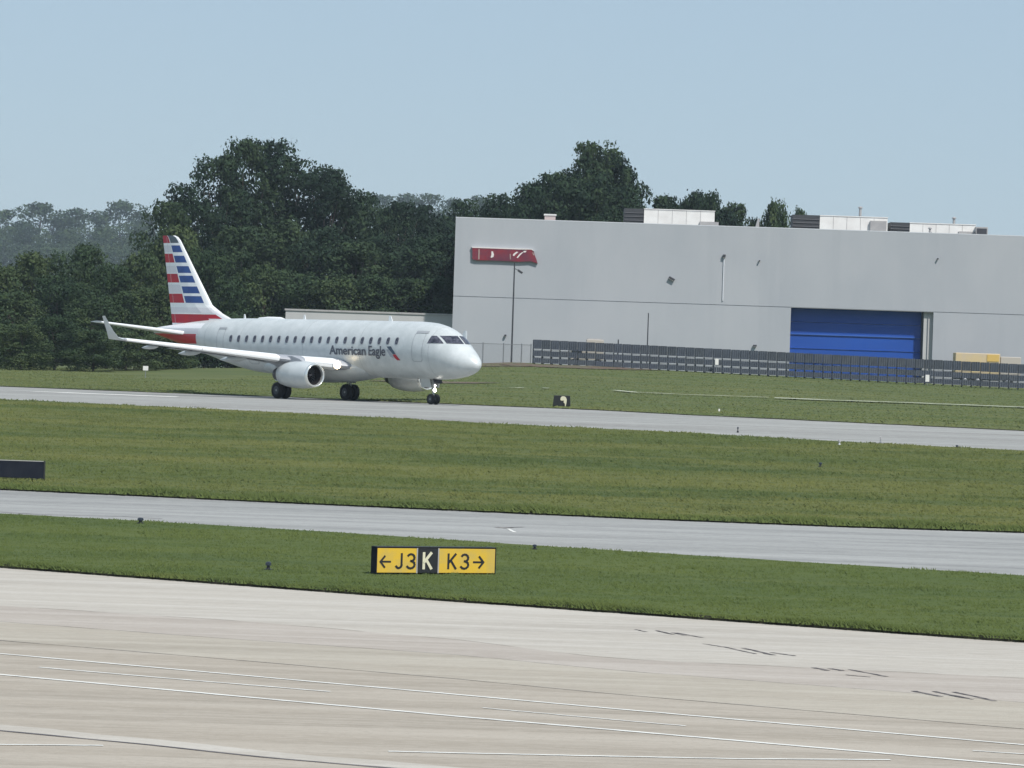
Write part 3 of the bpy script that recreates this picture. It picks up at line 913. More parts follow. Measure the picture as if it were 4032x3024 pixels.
# taxiway edge lights
def edge_light(px, py, label, hgt=.36, r=.07, m='sign_black', d=None):
    c = hit(px, py)
    t = empty('taxiway_light', (c.x, c.y, c.z)); tag(t, label, 'taxiway light')
    MB().lathe([(-.05, r*1.6), (.02, r*1.6), (.05, r*.7), (hgt*.5, r*.6)], (0, 0, 0), (0, 0, 1), 10).build('stem', M[m], t)
    MB().lathe([(hgt*.5, r*.6), (hgt*.55, r*1.2), (hgt*.9, r*1.1), (hgt, r*.4), (hgt, .002)], (0, 0, 0), (0, 0, 1), 12).build('globe', M['glass_dark' if m == 'sign_black' else 'grey_unit'], t)
edge_light(1056, 2244, 'dark taxiway light in the near verge left of the yellow sign', .24, .075)
edge_light(553, 2062, 'dark taxiway light at the left by the middle taxiway', .20, .09)
edge_light(2105, 2163, 'dark taxiway light at the edge of the middle taxiway right of the yellow sign', .16, .06)
edge_light(3230, 1838, 'small dark marker in the broad grass right of centre', .20, .07)
edge_light(2905, 1700, 'thin taxiway light on the near edge of the far taxiway', .26, .035)
edge_light(3467, 1742, 'thin reddish taxiway light farther right on the edge of the far taxiway', .3, .035, 'steel')
edge_light(3305, 1752, 'pale taxiway light in the grass just below the far taxiway', .26, .06, 'trim')
edge_light(3768, 1762, 'dark low taxiway light near the right end of the far taxiway', .12, .06)

# ------------------------------------------------------------------ airliner
M['mica'] = mat('silver grey aircraft paint', (0.60, 0.635, 0.64), 0.38, 0.08, c2=(0.50, 0.54, 0.55), scale=1.1, detail=8, lo=.4, hi=.66)
M['ac_white'] = mat('white aircraft paint', (0.86, 0.87, 0.87), 0.35)
M['ac_silver'] = mat('light silver paint', (0.74, 0.73, 0.75), 0.4)
M['ac_red'] = mat('red tail paint', (0.50, 0.006, 0.020), 0.45, c2=(0.42, 0.008, 0.035), scale=1.5)
M['ac_blue'] = mat('blue tail paint', (0.014, 0.060, 0.24), 0.45, c2=(0.024, 0.085, 0.29), scale=2)
M['ac_slate'] = mat('dark slate paint', (0.07, 0.10, 0.12), 0.4)
M['wing_grey'] = mat('wing grey', (0.40, 0.42, 0.45), 0.45, c2=(0.33, 0.34, 0.37), scale=1.0)
M['lead_edge'] = mat('bright leading edge metal', (0.86, 0.87, 0.87), 0.35, 0.15)
M['fan'] = mat('dark fan', (0.035, 0.033, 0.035), 0.4, .5)
M['lip'] = mat('polished lip', (0.80, 0.82, 0.80), 0.22, 0.7)
M['text_grey'] = mat('dark grey lettering', (0.075, 0.085, 0.115), 0.45)
M['seam'] = mat('panel seam', (0.36, 0.38, 0.40), 0.6)
M['seam_soft'] = mat('soft panel seam', (0.43, 0.46, 0.465), 0.5)
M['win'] = mat('cabin window', (0.018, 0.020, 0.034), 0.15, c2=(0.10, 0.10, 0.13), scale=5, spec=.6)
M['gear'] = mat('gear leg', (0.50, 0.52, 0.50), 0.5)
M['landing'] = emit('landing lamp', (1.0, 0.80, 0.52), 9.0)
M['taxi'] = emit('taxi lamp', (1.0, 0.96, 0.86), 14.0)

PHI = R(49.3)
ac = empty('airliner', (-1.92, 236.1, 0.0), -PHI)
ac.location.z = -0.05
tag(ac, 'silver twin-engine regional airliner with red, white and blue striped tail taxiing', 'airliner')

FS = [(0,2.36,2.34,.02),(.05,2.52,2.20,.17),(.15,2.66,2.09,.30),(.35,2.86,1.96,.48),(.65,3.08,1.83,.68),(1.0,3.32,1.72,.87),(1.4,3.60,1.63,1.03),
      (1.8,3.90,1.57,1.16),(2.2,4.17,1.52,1.26),(2.7,4.42,1.48,1.35),(3.3,4.61,1.46,1.42),(4.2,4.75,1.45,1.48),(5.5,4.80,1.45,1.505),
      (8,4.80,1.45,1.505),(12,4.80,1.45,1.505),(16,4.80,1.45,1.505),(19,4.80,1.45,1.505),(20.5,4.80,1.52,1.50),(22,4.79,1.70,1.48),(23.5,4.76,1.98,1.42),
      (25,4.70,2.30,1.31),(26.5,4.60,2.62,1.15),(28,4.47,2.94,.94),(29.5,4.32,3.26,.68),(30.7,4.20,3.50,.44),(31.4,4.12,3.63,.29),(31.68,4.06,3.70,.20)]
fs_s = np.array([f[0] for f in FS]); fs_t = np.array([f[1] for f in FS]); fs_b = np.array([f[2] for f in FS]); fs_w = np.array([f[3] for f in FS])
def smooth_interp(s, xs, ys):
    # monotone-ish cubic (Catmull-Rom, non uniform)
    i = int(np.clip(np.searchsorted(xs, s) - 1, 0, len(xs)-2))
    x0, x1 = xs[i], xs[i+1]; h = x1-x0; t = (s-x0)/h
    def sl(j):
        if j <= 0: return (ys[1]-ys[0])/(xs[1]-xs[0])
        if j >= len(xs)-1: return (ys[-1]-ys[-2])/(xs[-1]-xs[-2])
        a = (ys[j]-ys[j-1])/(xs[j]-xs[j-1]); b = (ys[j+1]-ys[j])/(xs[j+1]-xs[j])
        return 0 if a*b <= 0 else 2*a*b/(a+b)
    m0, m1 = sl(i), sl(i+1)
    return (2*t**3-3*t**2+1)*ys[i]+(t**3-2*t**2+t)*h*m0+(-2*t**3+3*t**2)*ys[i+1]+(t**3-t**2)*h*m1
def sec(s):
    t = smooth_interp(s, fs_s, fs_t); b = smooth_interp(s, fs_s, fs_b); w = smooth_interp(s, fs_s, fs_w)
    return t, b, w
def fpt(s, th, off=0.0):
    """th: 0 = top, 90 = starboard"""
    t, b, w = sec(s); zc = (t+b)/2; r = (t-b)/2
    return Vector((-s, -(w+off)*math.sin(th), zc+(r+off)*math.cos(th)))
def side(s, z, off=0.0, sgn=-1):
    t, b, w = sec(s); zc = (t+b)/2; r = (t-b)/2
    q = max(0.0, 1-((z-zc)/r)**2)
    return Vector((-s, sgn*(w*math.sqrt(q)+off), z))
def front(y, z, off=0.0):
    lo, hi = 0.0, 5.0
    for _ in range(40):
        m_ = (lo+hi)/2
        t, b, w = sec(m_); zc = (t+b)/2; r = (t-b)/2
        if (y/max(w,1e-4))**2+((z-zc)/max(r,1e-4))**2 > 1: lo = m_
        else: hi = m_
    return Vector((-hi+off, y, z+off*.5))

# fuselage
ss = sorted(set(list(np.linspace(0.0, 1.0, 14)**1.5*1.0) + list(np.linspace(1, 5.5, 24)) + list(np.linspace(5.5, 20.5, 30)) + list(np.linspace(20.5, 31.68, 36))))
NT = 48
vs = []; fs = []
for s in ss:
    for k in range(NT):
        vs.append(fpt(s, 2*math.pi*k/NT))
for r in range(len(ss)-1):
    for k in range(NT):
        j = (k+1) % NT
        fs.append((r*NT+k, r*NT+j, (r+1)*NT+j, (r+1)*NT+k))
fs.append(tuple((len(ss)-1)*NT+k for k in range(NT)))
fs.append(tuple(NT-1-k for k in range(NT)))
me = mesh('fuselage', vs, fs, True)
# fuselage paint with the tail band in the material
m, nt, b = new_mat('fuselage paint')
tc = nt.nodes.new('ShaderNodeTexCoord'); sp = nt.nodes.new('ShaderNodeSeparateXYZ'); nt.links.new(tc.outputs['Object'], sp.inputs[0])
def math_n(op, a, bb):
    n = nt.nodes.new('ShaderNodeMath'); n.operation = op
    for i, v in enumerate((a, bb)):
        if isinstance(v, (int, float)): n.inputs[i].default_value = v
        else: nt.links.new(v, n.inputs[i])
    return n.outputs[0]
def band(z0, z1, s0):
    return math_n('MULTIPLY', math_n('MULTIPLY', math_n('GREATER_THAN', sp.outputs[2], z0), math_n('LESS_THAN', sp.outputs[2], z1)), math_n('LESS_THAN', sp.outputs[0], -s0))
nz = nt.nodes.new('ShaderNodeTexNoise'); nz.inputs['Scale'].default_value = 1.3; nz.inputs['Detail'].default_value = 9; nz.inputs['Roughness'].default_value = .65
nt.links.new(tc.outputs['Object'], nz.inputs[0])
rp = nt.nodes.new('ShaderNodeValToRGB'); rp.color_ramp.elements[0].position = .38; rp.color_ramp.elements[1].position = .66
rp.color_ramp.elements[0].color = (.54, .575, .575, 1); rp.color_ramp.elements[1].color = (.645, .675, .675, 1)
nt.links.new(nz.outputs[0], rp.inputs[0])
cur = rp.outputs[0]
for (z0, z1, s0, c) in ((3.78, 4.05, 25.6, (.55,.55,.58)), (3.14, 3.74, 25.75, (.44,.012,.028)), (4.10, 4.42, 25.4, (.84,.84,.85))):
    mx = nt.nodes.new('ShaderNodeMixRGB'); nt.links.new(band(z0, z1, s0), mx.inputs[0]); nt.links.new(cur, mx.inputs[1]); mx.inputs[2].default_value = rgb(c); cur = mx.outputs[0]
nt.links.new(cur, b.inputs['Base Color']); b.inputs['Roughness'].default_value = .38; b.inputs['Metallic'].default_value = .08
M['fuse'] = m
fus = link('fuselage', me, m, ac)

def patch(fn, us, vs_, name, m, parent):
    V = []; Fc = []
    for v in vs_:
        for u in us: V.append(fn(u, v))
    n = len(us)
    for r in range(len(vs_)-1):
        for i in range(n-1):
            Fc.append((r*n+i, r*n+i+1, (r+1)*n+i+1, (r+1)*n+i))
    return link(name, mesh(name, V, Fc, True), m, parent)

# cabin windows on the starboard side
def rr(w, h, n=5, e=2.8):
    pts = []
    for i in range(4*n):
        a = 2*math.pi*i/(4*n)
        c, s_ = math.cos(a), math.sin(a)
        pts.append((w/2*math.copysign(abs(c)**(2/e), c), h/2*math.copysign(abs(s_)**(2/e), s_)))
    return pts
for i in range(21):
    s = 5.76 + i*(21.82-5.76)/20
    z = 3.62 - i*.005
    base = side(s, z, .018)
    pts = rr(.28, .40)
    V = [side(s+p[0], z+p[1], .018) - base for p in pts]
    V2 = [side(s+p[0]*1.22, z+p[1]*1.16, .008) - base for p in pts]
    w_ = link('cabin_window', mesh('cabin_window', V, [tuple(range(len(V)))]), M['win'], ac)
    w_.location = base
    n = len(V)
    fr = link('window_frame', mesh('window_frame', V + V2, [(k, (k+1) % n, n+(k+1) % n, n+k) for k in range(n)]), M['seam'], w_)
# cockpit glazing
def cockpit(nm, fn, us, vs_):
    return patch(fn, us, vs_, nm, M['win'], ac)
for sg_ in (-1, 1):
    cockpit('windscreen', lambda u, v: front(sg_*(.06+u*.84), 3.55+v*(.46-.03*u), .02), np.linspace(0, 1, 9), np.linspace(0, 1, 6))
    cockpit('cockpit_side_window', lambda u, v: side(-front(.90, 3.55+v*.43).x + .13 + u*(3.12-.10*v + front(.90, 3.55+v*.43).x - .13), 3.55+v*.43, .02, sg_), np.linspace(0, 1, 9), np.linspace(0, 1, 5))
# door outlines, thin recessed-looking seams
def outline(s0, s1, z0, z1, w, nm):
    pts = []
    e = .12
    loop = [(s0+e, z0), (s1-e, z0), (s1, z0+e), (s1, z1-e), (s1-e, z1), (s0+e, z1), (s0, z1-e), (s0, z0+e)]
    dense = []
    for i in range(len(loop)):
        a = loop[i]; b2 = loop[(i+1) % len(loop)]
        for k in range(6): dense.append((a[0]+(b2[0]-a[0])*k/6, a[1]+(b2[1]-a[1])*k/6))
    cx0, cz0 = (s0+s1)/2, (z0+z1)/2
    V = [side(p[0], p[1], .008) for p in dense]
    V += [side(p[0]+math.copysign(w, cx0-p[0]) if abs(cx0-p[0]) > .1 else p[0], p[1]+math.copysign(w, cz0-p[1]) if abs(cz0-p[1]) > .1 else p[1], .008) for p in dense]
    n = len(dense)
    return link(nm, mesh(nm, V, [(k, (k+1) % n, n+(k+1) % n, n+k) for k in range(n)]), M['seam'], ac)
outline(3.45, 4.35, 2.45, 4.15, .03, 'service_door')
outline(22.6, 23.35, 2.75, 4.15, .03, 'service_door')
outline(19.2, 20.2, 2.0, 2.75, .03, 'cargo_door')
patch(lambda u, v: side(3.35+u*.95, 4.12+v*.13, .03), np.linspace(0, 1, 6), [0, 1], 'door_hinge_fairing', M['seam'], ac)
patch(lambda u, v: side(22.55+u*.8, 4.10+v*.10, .03), np.linspace(0, 1, 6), [0, 1], 'door_hinge_fairing', M['seam'], ac)

for s_ in (2.95, 9.2, 14.6, 20.9, 24.7):
    ring = []
    for k in range(49):
        th = 2*math.pi*k/48
        ring.append((fpt(s_, th, .004), fpt(s_+.03, th, .004)))
    V = [p for q in ring for p in q]
    link('panel_seam', mesh('panel_seam', V, [(2*k, 2*k+1, 2*k+3, 2*k+2) for k in range(48)]), M['seam_soft'], fus)
# lettering under the windows
def wrap_text(txt, s_start, s_end, z0, size, m, name, bold):
    t = text_obj(txt, size, name, m, ac, (0, 0, 0), bold)
    xs_ = [v.co.x for v in t.data.vertices]
    a, b2 = min(xs_), max(xs_)
    k = (s_start - s_end)/(b2-a)
    for v in t.data.vertices:
        s = s_start - (v.co.x-a)*k
        z = z0 + v.co.z
        v.co = side(s, z, .030 + (0 if v.co.y > 0 else .006))
    return t
wrap_text('American', 12.0, 8.55, 2.74, .74, M['text_grey'], 'lettering', .013)
wrap_text('Eagle', 8.30, 6.72, 2.74, .80, M['text_grey'], 'lettering', .013)
def poly_patch(pts, m, name, off):
    V = [side(p[0], p[1], off) for p in pts]
    return link(name, mesh(name, V, [tuple(range(len(V)))]), m, ac)
M['emb_grey'] = mat('emblem grey', (0.38, 0.40, 0.44), .45)
M['emb_blue'] = mat('emblem blue', (0.05, 0.085, 0.13), .45)
poly_patch([(6.62,3.28),(6.22,3.30),(5.98,3.06),(5.78,2.86),(6.02,2.84)], M['emb_blue'], 'emblem', .022)
poly_patch([(6.04,2.82),(5.78,2.84),(5.42,2.50),(5.70,2.50),(5.90,2.62)], M['ac_red'], 'emblem', .022)
poly_patch([(6.62,3.10),(6.42,3.12),(6.06,2.78),(5.98,2.60),(6.30,2.70)], M['emb_grey'], 'emblem', .022)

# wing-to-body fairing
V = []; Fc = []
n1, n2 = 26, 28
for i in range(n1+1):
    t = i/n1; s = 7.9 + t*12.6
    k = math.sin(math.pi*min(1, max(0, t)))**.55
    for j in range(n2):
        a = 2*math.pi*j/n2
        V.append((-s, -1.80*k*math.sin(a), 1.98 + .94*k*math.cos(a)))
for i in range(n1):
    for j in range(n2):
        Fc.append((i*n2+j, i*n2+(j+1) % n2, (i+1)*n2+(j+1) % n2, (i+1)*n2+j))
link('wing_fairing', mesh('wing_fairing', V, Fc, True), M['mica'], ac)

# lifting surfaces
def airfoil(n=12, t=.12):
    up = []; lo_ = []
    for i in range(n+1):
        x = (1-math.cos(math.pi*i/n))/2
        y = 5*t*(.2969*math.sqrt(x)-.1260*x-.3516*x*x+.2843*x**3-.1036*x**4)
        cam_ = .02*4*x*(1-x)
        up.append((x, y+cam_)); lo_.append((x, -y+cam_))
    return up, lo_
def wing_mesh(secs, sgn, n=12, x0=0.0, x1=1.0, off=0.0):
    """secs: (span y, s of LE, chord, z, thickness, (ny,nz) span normal for winglet)"""
    V = []; Fc = []
    up, lo_ = airfoil(24)
    prof = None
    rows = []
    for (y, s, c, z, t, tilt) in secs:
        u_, l_ = airfoil(n, t)
        sel_u = [p for p in u_ if p[0] <= x1+1e-6 and p[0] >= x0-1e-6]; sel_l = [p for p in l_ if p[0] <= x1+1e-6 and p[0] >= x0-1e-6]
        if x0 <= 0: loop = sel_u[::-1] + sel_l[1:]
        else: loop = sel_u[::-1] + sel_l
        row = []
        for (x, h) in loop:
            hh_ = h + (off if h >= 0 else -off)
            nz_ = math.cos(tilt); ny_ = -math.sin(tilt)
            row.append((-(s + x*c - off), -sgn*(y + hh_*c*ny_) if False else sgn*(-1)*(y + hh_*c*ny_), z + hh_*c*nz_))
        rows.append(row)
    m_ = len(rows[0])
    for r in rows: V += r
    for r in range(len(rows)-1):
        for i in range(m_-1):
            Fc.append((r*m_+i, r*m_+i+1, (r+1)*m_+i+1, (r+1)*m_+i))
        Fc.append((r*m_+m_-1, r*m_, (r+1)*m_, (r+1)*m_+m_-1))
    Fc.append(tuple(range(m_))); Fc.append(tuple((len(rows)-1)*m_+i for i in range(m_-1, -1, -1)))
    me = mesh('wing', V, Fc, True)
    bm = bmesh.new(); bm.from_mesh(me); bmesh.ops.recalc_face_normals(bm, faces=bm.faces); bm.to_mesh(me); bm.free()
    me.set_sharp_from_angle(angle=R(50))
    return me
def lerp_sec(secs, y):
    for a, b2 in zip(secs[:-1], secs[1:]):
        if a[0] <= y <= b2[0]:
            t = (y-a[0])/(b2[0]-a[0]); return tuple(a[i]+(b2[i]-a[i])*t for i in range(6))
    return secs[-1]
WS = [(1.0, 10.0, 6.0, 2.02, .13, 0), (4.4, 12.0, 3.95, 2.33, .12, 0), (9.0, 14.55, 2.6, 2.80, .11, 0), (13.0, 16.75, 1.55, 3.19, .10, 0)]
WL = [(13.0, 16.75, 1.55, 3.19, .10, 0), (13.26, 16.95, 1.05, 3.29, .09, R(40)), (13.46, 17.16, .70, 3.62, .08, R(62)), (13.64, 17.38, .50, 4.06, .08, R(68)), (13.80, 17.60, .30, 4.52, .08, R(70))]
M['wing_mats'] = M['wing_grey']
for sgn in (1, -1):      # 1: starboard
    wg = link('wing', wing_mesh(WS, sgn, 14), M['wing_grey'], ac)
    link('winglet', wing_mesh(WL, sgn, 10), M['mica'], wg)
    for (ya, yb) in ((1.9, 3.62), (4.95, 8.95), (8.98, 12.85)):
        sc_ = [lerp_sec(WS, ya)] + ([lerp_sec(WS, 4.4)] if ya < 4.4 < yb else []) + [lerp_sec(WS, yb)]
        link('slat', wing_mesh(sc_, sgn, 14, 0.0, .11, .014), M['lead_edge'], wg)
    for yy, L in ((5.6, 2.7), (8.2, 2.3), (10.6, 1.7)):
        c = lerp_sec(WS, yy)
        s0 = c[1] + c[2]*.55
        k = L/2.7
        MB().lathe([(0, .01), (-.25*k, .10*k), (-.8*k, .19*k), (-1.5*k, .20*k), (-2.2*k, .12*k), (-2.7*k, .01)], (-s0, -sgn*yy, c[3]-.12), (1, 0, .05), 14).build('flap_track_fairing', M['mica'], wg, smooth=True)
    # flap, slightly lowered
    fsn = [(1.9, 10.55+5.45*.78+.1, 1.5, 2.02, .12, 0), (4.4, 12.0+3.95*.78, 1.0, 2.25, .11, 0), (9.4, 14.77+2.5*.78, .72, 2.76, .10, 0)]
    fl = link('flap', wing_mesh(fsn, sgn, 8), M['wing_grey'], wg)
    # engine
    en = empty('engine', (-9.75, -sgn*4.25, 1.46)); en.parent = ac
    nac = [(0.0, .60), (.03, .655), (-.03, .68), (-.15, .70), (-.5, .755), (-1.1, .80), (-1.7, .80), (-2.4, .74), (-3.0, .62), (-3.05, .56)]
    MB().lathe(nac[2:], (0, 0, 0), (1, 0, 0), 36).build('nacelle', M['mica'], en, smooth=True)
    MB().lathe([(-.14, .705), (-.04, .69), (.02, .665), (.04, .635), (.02, .60), (-.06, .575), (-.2, .565)], (0, 0, 0), (1, 0, 0), 36).build('inlet_lip', M['lip'], en, smooth=True)
    MB().lathe([(-.19, .566), (-.9, .60), (-.92, .01)], (0, 0, 0), (1, 0, 0), 32).build('inlet_duct', M['fan'], en, smooth=True)
    MB().lathe([(-.35, .01), (-.42, .07), (-.6, .15), (-.8, .19)], (0, 0, 0), (1, 0, 0), 20).build('spinner', M['darkmetal'], en, smooth=True)
    fb = MB()
    for i in range(24):
        a = 2*math.pi*i/24
        ca_, sa_ = math.cos(a), math.sin(a)
        cb_, sb_ = math.cos(a+.18), math.sin(a+.18)
        fb.add([(-.72, .16*ca_, .16*sa_), (-.80, .16*cb_, .16*sb_), (-.84, .575*cb_, .575*sb_), (-.70, .575*ca_, .575*sa_)], [(0, 1, 2, 3)])
    fb.build('fan', M['steel'], en, recalc=False)
    MB().lathe([(-3.02, .52), (-3.5, .40), (-3.7, .34), (-3.7, .01)], (0, 0, 0), (1, 0, 0), 28).build('exhaust_nozzle', M['darkmetal'], en, smooth=True)
    pyl = [(-.9, .70), (-1.4, .95), (-2.2, 1.12), (-4.8, 1.05), (-5.0, .80), (-3.6, .45), (-2.5, .55)]
    MB().prism(pyl, -.13, .13).build('pylon', M['wing_grey'], en, bevel=.04)

# tailplanes
TS = [(.55, 26.9, 3.0, 3.72, .10, 0), (5.0, 30.5, 1.25, 4.30, .09, 0)]
for sgn in (1, -1):
    tp_ = link('tailplane', wing_mesh(TS, sgn, 10), M['mica'], ac)
    link('leading_edge', wing_mesh(TS, sgn, 14, 0.0, .10, .012), M['lead_edge'], tp_)

# fin with the striped livery as face materials
LEp = [(4.30, 22.9), (4.72, 23.7), (5.05, 24.7), (5.56, 25.80), (9.60, 29.35), (9.80, 29.62), (9.90, 29.95)]
def le(z): return float(np.interp(z, [p[0] for p in LEp], [p[1] for p in LEp]))
def te(z): return float(np.interp(z, [4.0, 9.9], [29.85, 31.28]))
stripes = [(9.90,9.43,'R','K'),(9.28,8.85,'S','B'),(8.76,8.20,'R','B'),(8.00,7.55,'S','B'),(7.50,6.95,'R','B'),(6.82,6.28,'S','B'),(6.25,5.68,'R','B'),(5.40,5.06,'S','S'),(4.98,4.42,'R','R')]
zs = {3.9, 4.2, 5.2}
for a, b2, l, r in stripes:
    zs |= {a, b2}
    if r == 'B': zs |= {min(a, b2 + .43)}
zs = sorted(zs | {9.80, 9.6, 4.72, 5.05, 5.56})
fr_ = [0, .40, .435, .88, 1.0]        # from the trailing edge
cols = [0, .14, .40, .435, .66, .88, .94, .98, 1.0]
mats_f = [M['ac_white'], M['ac_red'], M['ac_blue'], M['ac_silver'], M['ac_slate']]
mi_of = {'W': 0, 'R': 1, 'B': 2, 'S': 3, 'K': 4}
def half_t(f, c, z):
    x = 1-f
    return max(.004, 5*.10*min(c, 5.2)*(.2969*math.sqrt(max(x, 0))-.1260*x-.3516*x*x+.2843*x**3-.1036*x**4)*(1 if z > 5 else .9))
V = []; Fc = []; MI = []
nc = len(cols)
for sg_ in (-1, 1):
    base = len(V)
    for z in zs:
        a, b2 = te(z), le(z)
        for f in cols:
            c = a-b2
            V.append((-(a-(a-b2)*f), sg_*half_t(f, c, z), z))
    for r in range(len(zs)-1):
        zm = (zs[r]+zs[r+1])/2
        for i in range(nc-1):
            fm = (cols[i]+cols[i+1])/2
            k = 'W'
            sm_ = te(zm)-(te(zm)-le(zm))*fm
            for a, b2, l, rr_ in stripes:
                if b2 < zm < a:
                    if fm < .40: k = l
                    elif l == rr_ and sm_ > 25.45: k = l
                    elif .435 < fm < (.88 if rr_ != 'K' else .80) and rr_ in 'BK' and (zm < b2+.431): k = rr_
                    if l == rr_ and zm < 4.99 and sm_ <= 25.45: k = 'S'
            if zm < 5.5 and sm_ < 25.4 and k == 'W': k = 'S'
            p = base + r*nc
            q = (p+i, p+i+1, p+nc+i+1, p+nc+i)
            Fc.append(q if sg_ == 1 else q[::-1]); MI.append(mi_of[k])
half = len(zs)*nc
for r in range(len(zs)-1):        # trailing edge strip
    Fc.append((r*nc, (r+1)*nc, half+(r+1)*nc, half+r*nc)); MI.append(1 if zs[r] > 4.4 else 0)
    p = r*nc+nc-1
    Fc.append((p, p+nc, half+p+nc, half+p)); MI.append(0)
top = (len(zs)-1)*nc
for i in range(nc-1):
    Fc.append((top+i, top+i+1, half+top+i+1, half+top+i)); MI.append(0)
me = mesh('fin', V, Fc, False)
fin = link('fin', me, mats_f, ac)
me.polygons.foreach_set('material_index', MI)
# refine the stripe pitch: 25.45 m limit needs a matching column, cut by a seam line
MB().tube((-29.55+.15, -.13, 4.3), (-30.75, -.075, 9.8), .006, n=4).build('rudder_hinge', M['seam'], fin)

# antennas, beacon
def blade(s, z, h, c, nm='antenna'):
    MB().add([(-s, -.02, z), (-s-c, -.02, z), (-s-c, -.01, z+h), (-s-c*.45, -.01, z+h), (-s, .02, z), (-s-c, .02, z), (-s-c, .01, z+h), (-s-c*.45, .01, z+h)],
             [(0,1,2,3),(7,6,5,4),(0,4,5,1),(1,5,6,2),(2,6,7,3),(3,7,4,0)]).build(nm, M['ac_white'], ac)
blade(8.0, 4.78, .32, .34); blade(16.3, 4.78, .30, .22); blade(22.3, 4.76, .28, .20)
MB().lathe([(0, .01), (.3, .10), (1.2, .16), (2.4, .15), (3.0, .01)], (-21.2, 0, 4.76), (1, 0, 0), 12).build('dorsal_fairing', M['ac_white'], ac, smooth=True)

# landing gear
M['gear_rim'] = mat('dark wheel rim', (0.10, 0.105, 0.115), 0.5, .4)
def gear_wheel(parent, x, y, r, w):
    MB().lathe([(-w*.40, r*.52), (-w/2, r*.70), (-w/2+.01, r*.84), (-w*.36, r*.97), (-w*.15, r), (w*.15, r), (w*.36, r*.97), (w/2-.01, r*.84), (w/2, r*.70), (w*.40, r*.52)], (x, y, r), (0, 1, 0), 30).build('tyre', M['rubber'], parent, smooth=True)
    MB().lathe([(-w*.25, .01), (-w*.40, r*.20), (-w*.28, r*.35), (-w*.41, r*.53), (w*.41, r*.53), (w*.28, r*.35), (w*.40, r*.20), (w*.25, .01)], (x, y, r), (0, 1, 0), 24).build('wheel_rim', M['gear_rim'], parent, smooth=True)
for sgn in (1, -1):
    g = empty('main_gear', (-15.1, -sgn*2.6, 0)); g.parent = ac
    for dy_ in (-.27, .27):
        gear_wheel(g, 0, dy_, .49, .36)
    MB().tube((0, 0, .49), (0, 0, 1.9), .10, n=12).tube((0, 0, 1.2), (0, 0, 2.3), .14, n=12).tube((0, -.4, .49), (0, .4, .49), .07, n=10).build('strut', M['gear'], g)
    MB().tube((0, 0, 1.3), (0, sgn*1.4, 2.0), .06, n=8).build('side_brace', M['gear'], g)
    MB().box((-.03-.35, -sgn*.20-.02, 1.05), (.32, -sgn*.20+.02, 2.0)).build('gear_door', M['mica'], g)
    MB().tube((-.16, 0, .55), (-.30, 0, .95), .035, n=6).tube((-.30, 0, .95), (-.14, 0, 1.3), .035, n=6).build('torque_link', M['gear'], g)
g = empty('nose_gear', (-4.0, 0, 0)); g.parent = ac
for dy_ in (-.19, .19):
    gear_wheel(g, 0, dy_, .31, .20)
MB().tube((0, 0, .31), (-.05, 0, 1.0), .06, n=12).tube((-.04, 0, .75), (-.10, 0, 1.75), .095, n=12).tube((0, -.26, .31), (0, .26, .31), .05, n=10).build('strut', M['gear'], g)
MB().tube((-.08, 0, 1.1), (-.75, 0, 1.6), .05, n=8).build('drag_brace', M['gear'], g)
for sgn in (1, -1):
    MB().box((-.75, sgn*.36-.02, .98), (.1, sgn*.36+.02, 1.58), Euler((R(-sgn*12), 0, 0))).build('gear_door', M['gear'], g)
MB().box((.28, -.30, 1.22), (.36, .30, 1.60), Euler((0, R(-25), 0))).build('forward_door', M['darkmetal'], g)
for (yy, zz, rr2) in ((-.02, .84, .125), (.0, 1.10, .07)):
    MB().lathe([(-.10, .02), (-.05, rr2), (0, rr2), (.015, rr2*.92)], (.10, yy, zz), (1, 0, 0), 16).build('lamp_housing', M['steel'], g)
    MB().lathe([(.0, rr2*.93), (.03, rr2*.6), (.04, .01)], (.115, yy, zz), (1, 0, 0), 16).build('taxi_lamp', M['taxi'], g)
for sgn in (1, -1):
    o = MB().lathe([(-.3, .02), (-.16, .23), (0, .26), (.02, .25)], (-10.62, -sgn*1.98, 2.12), (1, -sgn*.15, 0), 18).build('landing_light', M['steel'], ac)
    MB().lathe([(.0, .245), (.08, .17), (.12, .01)], (-10.60, -sgn*1.98, 2.12), (1, -sgn*.15, 0), 18).build('lamp_lens', M['landing'], o)

# ------------------------------------------------------------------ trees
def leaf_mat(name, a, b_, c_):
    m, nt, b = new_mat(name)
    tc = nt.nodes.new('ShaderNodeTexCoord'); oi = nt.nodes.new('ShaderNodeObjectInfo')
    n = nt.nodes.new('ShaderNodeTexNoise'); n.inputs['Scale'].default_value = .35; n.inputs['Detail'].default_value = 5
    nt.links.new(tc.outputs['Object'], n.inputs[0])
    ad = nt.nodes.new('ShaderNodeMath'); ad.operation = 'ADD'
    sb_ = nt.nodes.new('ShaderNodeMath'); sb_.operation = 'MULTIPLY_ADD'; sb_.inputs[1].default_value = .35; sb_.inputs[2].default_value = -.17
    nt.links.new(oi.outputs['Random'], sb_.inputs[0])
    nt.links.new(n.outputs[0], ad.inputs[0]); nt.links.new(sb_.outputs[0], ad.inputs[1])
    r = nt.nodes.new('ShaderNodeValToRGB')
    r.color_ramp.elements[0].position = .30; r.color_ramp.elements[0].color = rgb(a)
    r.color_ramp.elements[1].position = .72; r.color_ramp.elements[1].color = rgb(c_)
    e = r.color_ramp.elements.new(.5); e.color = rgb(b_)
    nt.links.new(ad.outputs[0], r.inputs[0]); nt.links.new(r.outputs[0], b.inputs['Base Color'])
    b.inputs['Roughness'].default_value = .8; b.inputs['Specular IOR Level'].default_value = .15
    return m
M['leaf_dark'] = leaf_mat('dark leaves', (.012, .026, .016), (.022, .042, .022), (.040, .064, .028))
